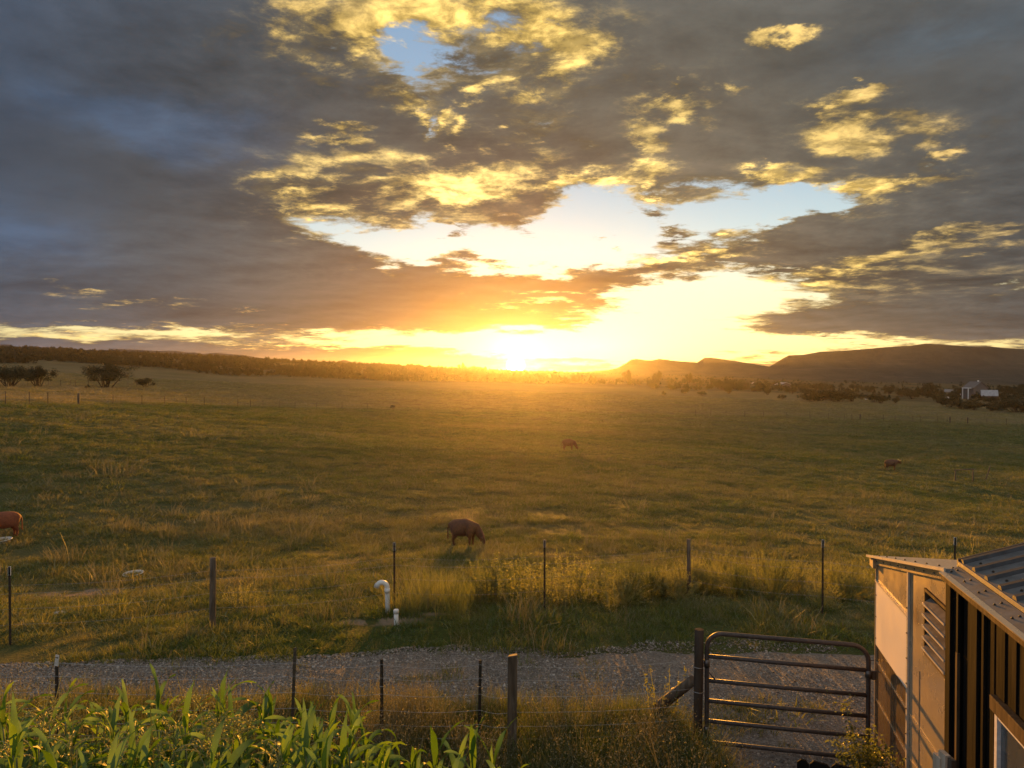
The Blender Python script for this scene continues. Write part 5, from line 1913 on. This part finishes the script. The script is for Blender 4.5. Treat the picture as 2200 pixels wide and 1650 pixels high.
def barn():
    A = BARN_A
    o = thing('dark_barn', 'dark board barn with a ribbed metal roof in front of the metal shed', 'barn', A)
    L = lambda t, w, z: U3 * t + W3 * w + Z3 * z
    def slab(name, t0, t1, w0, w1, z0, z1, mat, parent=o, bev=0.0, label=None):
        return MB().box(L(t0, w0, z0), U3 * (t1 - t0), W3 * (w1 - w0), Z3 * (z1 - z0), bev).part(name, mat, parent, label)
    # wall boards, each a little proud of or behind the next
    edges = [0.10, 0.245, 0.30, 0.46, 0.60, 0.74, 0.86, 0.935]
    r = np.random.default_rng(19)
    for k, (a, b) in enumerate(zip(edges, edges[1:])):
        d = (0.012, 0.046, 0.018, 0.004, 0.030, 0.010, -0.004)[k]
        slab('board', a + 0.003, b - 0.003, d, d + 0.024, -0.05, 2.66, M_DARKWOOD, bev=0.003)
    slab('corner_post', -0.01, 0.10, -0.012, 0.10, -0.05, 2.68, M_DARKWOOD, bev=0.004)
    slab('batten', 0.222, 0.262, -0.012, 0.010, -0.05, 2.20, M_TRIMWOOD, bev=0.002, label='short lit batten')  # browner than the batten above: sunlight put into its colour
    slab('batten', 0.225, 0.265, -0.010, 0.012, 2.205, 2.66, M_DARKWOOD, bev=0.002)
    slab('batten', 0.735, 0.775, -0.014, 0.008, -0.05, 2.66, M_DARKWOOD, bev=0.002)
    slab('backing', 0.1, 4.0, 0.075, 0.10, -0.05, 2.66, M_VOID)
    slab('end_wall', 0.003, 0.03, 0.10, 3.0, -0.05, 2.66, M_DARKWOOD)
    # the window bay beyond
    edges = [0.945, 1.09, 1.24, 1.40, 1.55, 1.70, 1.86, 2.02, 2.2]
    for k, (a, b) in enumerate(zip(edges, edges[1:])):
        slab('board', a + 0.003, b - 0.003, (k % 3) * 0.008, 0.024 + (k % 3) * 0.008, 2.185, 2.66, M_DARKWOOD, bev=0.003)
    slab('window_header', 0.937, 2.25, -0.034, 0.02, 2.085, 2.18, M_TRIMWOOD, bev=0.004)
    wf = MB()
    for a in (0.965, 1.46, 2.14):
        wf.box(L(a, -0.012, 1.05), U3 * 0.04, W3 * 0.05, Z3 * 1.03)
    for z in (1.05, 1.60, 2.05):
        for a, b in ((1.007, 1.458), (1.502, 2.138)):
            wf.box(L(a, -0.010, z), U3 * (b - a), W3 * 0.045, Z3 * 0.03)
    win = wf.part('window_frame', M_WHITE, o)
    for a, b in ((1.007, 1.458), (1.502, 2.138)):
        for z0, z1 in ((1.082, 1.598), (1.632, 2.048)):
            slab('pane', a, b, 0.012, 0.018, z0, z1, M_GLASS, win)
    slab('sill_wall', 0.945, 2.4, 0.005, 0.03, -0.05, 1.04, M_DARKWOOD)
    for k in range(9):
        a = 2.41 + 0.17 * k
        slab('board', a + 0.003, a + 0.167, 0.005, 0.03, -0.05, 2.66, M_DARKWOOD, bev=0.003)
    # eave: soffit board, lit fascia, flashing strip, ribbed sheets
    T0, T1 = -0.06, 4.2
    def slope(name, w0, z0, w1, z1, th, mat, t0=T0, t1=T1, parent=o, bev=0.0):
        c = [L(t0, w0, z0), L(t1, w0, z0), L(t1, w1, z1), L(t0, w1, z1)]
        up = Z3 * th
        return MB().hexa(c + [q + up for q in c], bev).part(name, mat, parent)
    slab('fascia', T0, T1, -0.030, -0.016, 2.668, 2.722, M_TRIMWOOD, bev=0.003)
    slab('soffit', T0 + 0.01, T1, -0.0155, 0.10, 2.672, 2.688, M_DARKWOOD)
    slope('drip_edge', -0.046, 2.718, -0.012, 2.730, 0.008, M_SHEET)
    slope('flashing', -0.010, 2.731, 0.097, 2.770, 0.006, M_ROOF)
    slab('roof_edge', -0.095, T1, 0.098, 0.110, 2.777, 2.810, M_ROOF, bev=0.002)
    P = 0.333
    z_at = lambda w: 2.800 + (w - 0.10) * P
    for k in range(5):
        slope('roof_sheet', 0.111, z_at(0.111), 3.2, z_at(3.2), 0.006, M_ROOF, -0.09 + 0.96 * k, -0.09 + 0.96 * (k + 1) - 0.004)
    for k in range(18):
        t = -0.075 + 0.24 * k
        c0 = [L(t, 0.112, z_at(0.112) + 0.0065), L(t + 0.075, 0.112, z_at(0.112) + 0.0065), L(t + 0.075, 3.2, z_at(3.2) + 0.0065), L(t, 3.2, z_at(3.2) + 0.0065)]
        c1 = [L(t + 0.016, 0.112, z_at(0.112) + 0.032), L(t + 0.059, 0.112, z_at(0.112) + 0.032), L(t + 0.059, 3.2, z_at(3.2) + 0.032), L(t + 0.016, 3.2, z_at(3.2) + 0.032)]
        MB().hexa(c0 + c1).part('roof_rib', M_RIB, o)
    slope('rake_trim', 0.10, z_at(0.10) - 0.075, 3.2, z_at(3.2) - 0.075, 0.10, M_RIB, -0.115, -0.092)
    mb = MB()
    for k in range(17):
        t = 0.085 + 0.24 * k
        for w in (0.2, 0.55, 0.95):
            mb.tube([L(t, w, z_at(w) + 0.006), L(t, w, z_at(w) + 0.018)], [0.012, 0.006], 6)
    for k in range(14):
        t = 0.02 + 0.28 * k
        mb.tube([L(t, 0.02, 2.748), L(t, 0.02, 2.760)], [0.010, 0.005], 6)
        mb.tube([L(t, 0.062, 2.762), L(t, 0.062, 2.774)], [0.010, 0.005], 6)
    mb.part('screws', M_POST, o)['kind'] = 'stuff'
    # leftover boards standing against the corner
    for k, (px, top, Y, mat, lab) in enumerate(((2017, 1623, 5.55, M_PALEWOOD, 'pale sawn board leaning at the barn corner, nearest the shed wall'), (2029, 1617, 5.50, M_PALEWOOD, 'tallest pale sawn board leaning at the barn corner'),
                                                (2042, 1628, 5.45, M_OLDWOOD, 'grey weathered board leaning against the barn corner post'))):
        p = at(px, top, Y)
        q = p + np.array((-0.10, -0.10, 0)) * 0.6
        q[2] = 0.0
        d = p - q
        g = MB().box((-0.019, -0.045, 0), (0.038, 0, 0), (0, 0.089, 0), (0, 0, 1)).mesh('leaning_board', mat)
        for v in g.vertices:
            v.co = Vector((v.co.x + d[0] * v.co.z, v.co.y + d[1] * v.co.z, v.co.z * d[2] + 0.01 * v.co.x))
        link('leaning_board', g, None, lab, 'board', loc=q)


barn()


def picket_fence():
    a, b = at(1713, 1630, 5.0), at(1930, 1645, 4.66)
    d = b - a
    d[2] = 0
    n = 5
    o = thing('picket_fence', 'dark dog-eared picket fence just below the gate', 'fence', (a[0], a[1], 0))
    nrm = np.array((-d[1], d[0], 0)) / np.linalg.norm(d)
    u = d / np.linalg.norm(d)
    w = 0.131
    r = np.random.default_rng(23)
    k, t = 0, 0.0
    while t < np.linalg.norm(d) + 0.45:
        h = a[2] + r.normal(0, 0.008) + (b[2] - a[2]) * t / 0.75
        ww = 0.075 if k == 0 else w
        c = 0.024
        prof = [(0, 0.02), (ww, 0.02), (ww, h - c), (ww - c, h), (c, h), (0, h - c)]
        mb = MB()
        f, g = [], []
        for x, z in prof:
            p = u * (t + x) + Z3 * z
            f.append(mb.b.verts.new(p - nrm * 0.009))
            g.append(mb.b.verts.new(p + nrm * 0.009))
        mb.b.faces.new(f)
        mb.b.faces.new(g[::-1])
        for i in range(6):
            mb.b.faces.new((f[i], f[(i + 1) % 6], g[(i + 1) % 6], g[i]))
        mb.part('picket', M_DARKWOOD, o)
        t += ww + 0.006
        k += 1
    for z in (0.35, 1.45):
        MB().box(u * 0.0 + nrm * 0.0095 + Z3 * z, u * t, nrm * 0.04, Z3 * 0.085).part('rail', M_DARKWOOD, o)


picket_fence()


# ------------------------------------------------------------------ the evening air
def haze():
    m, g, out = mat_new('evening_air')
    p = g.add('ShaderNodeVolumePrincipled')
    p.inputs['Color'].default_value = (0.95, 0.93, 0.90, 1)
    p.inputs['Density'].default_value = HAZE
    p.inputs['Anisotropy'].default_value = 0.85
    g.t.links.new(p.outputs[0], out.inputs['Volume'])
    b = MB().box((-2000, -2000, -10), (4000, 0, 0), (0, 4000, 0), (0, 0, 10 + 40))
    link('haze', b.mesh('haze', m), kind='stuff', label='thin evening haze lying over the whole valley')


haze()
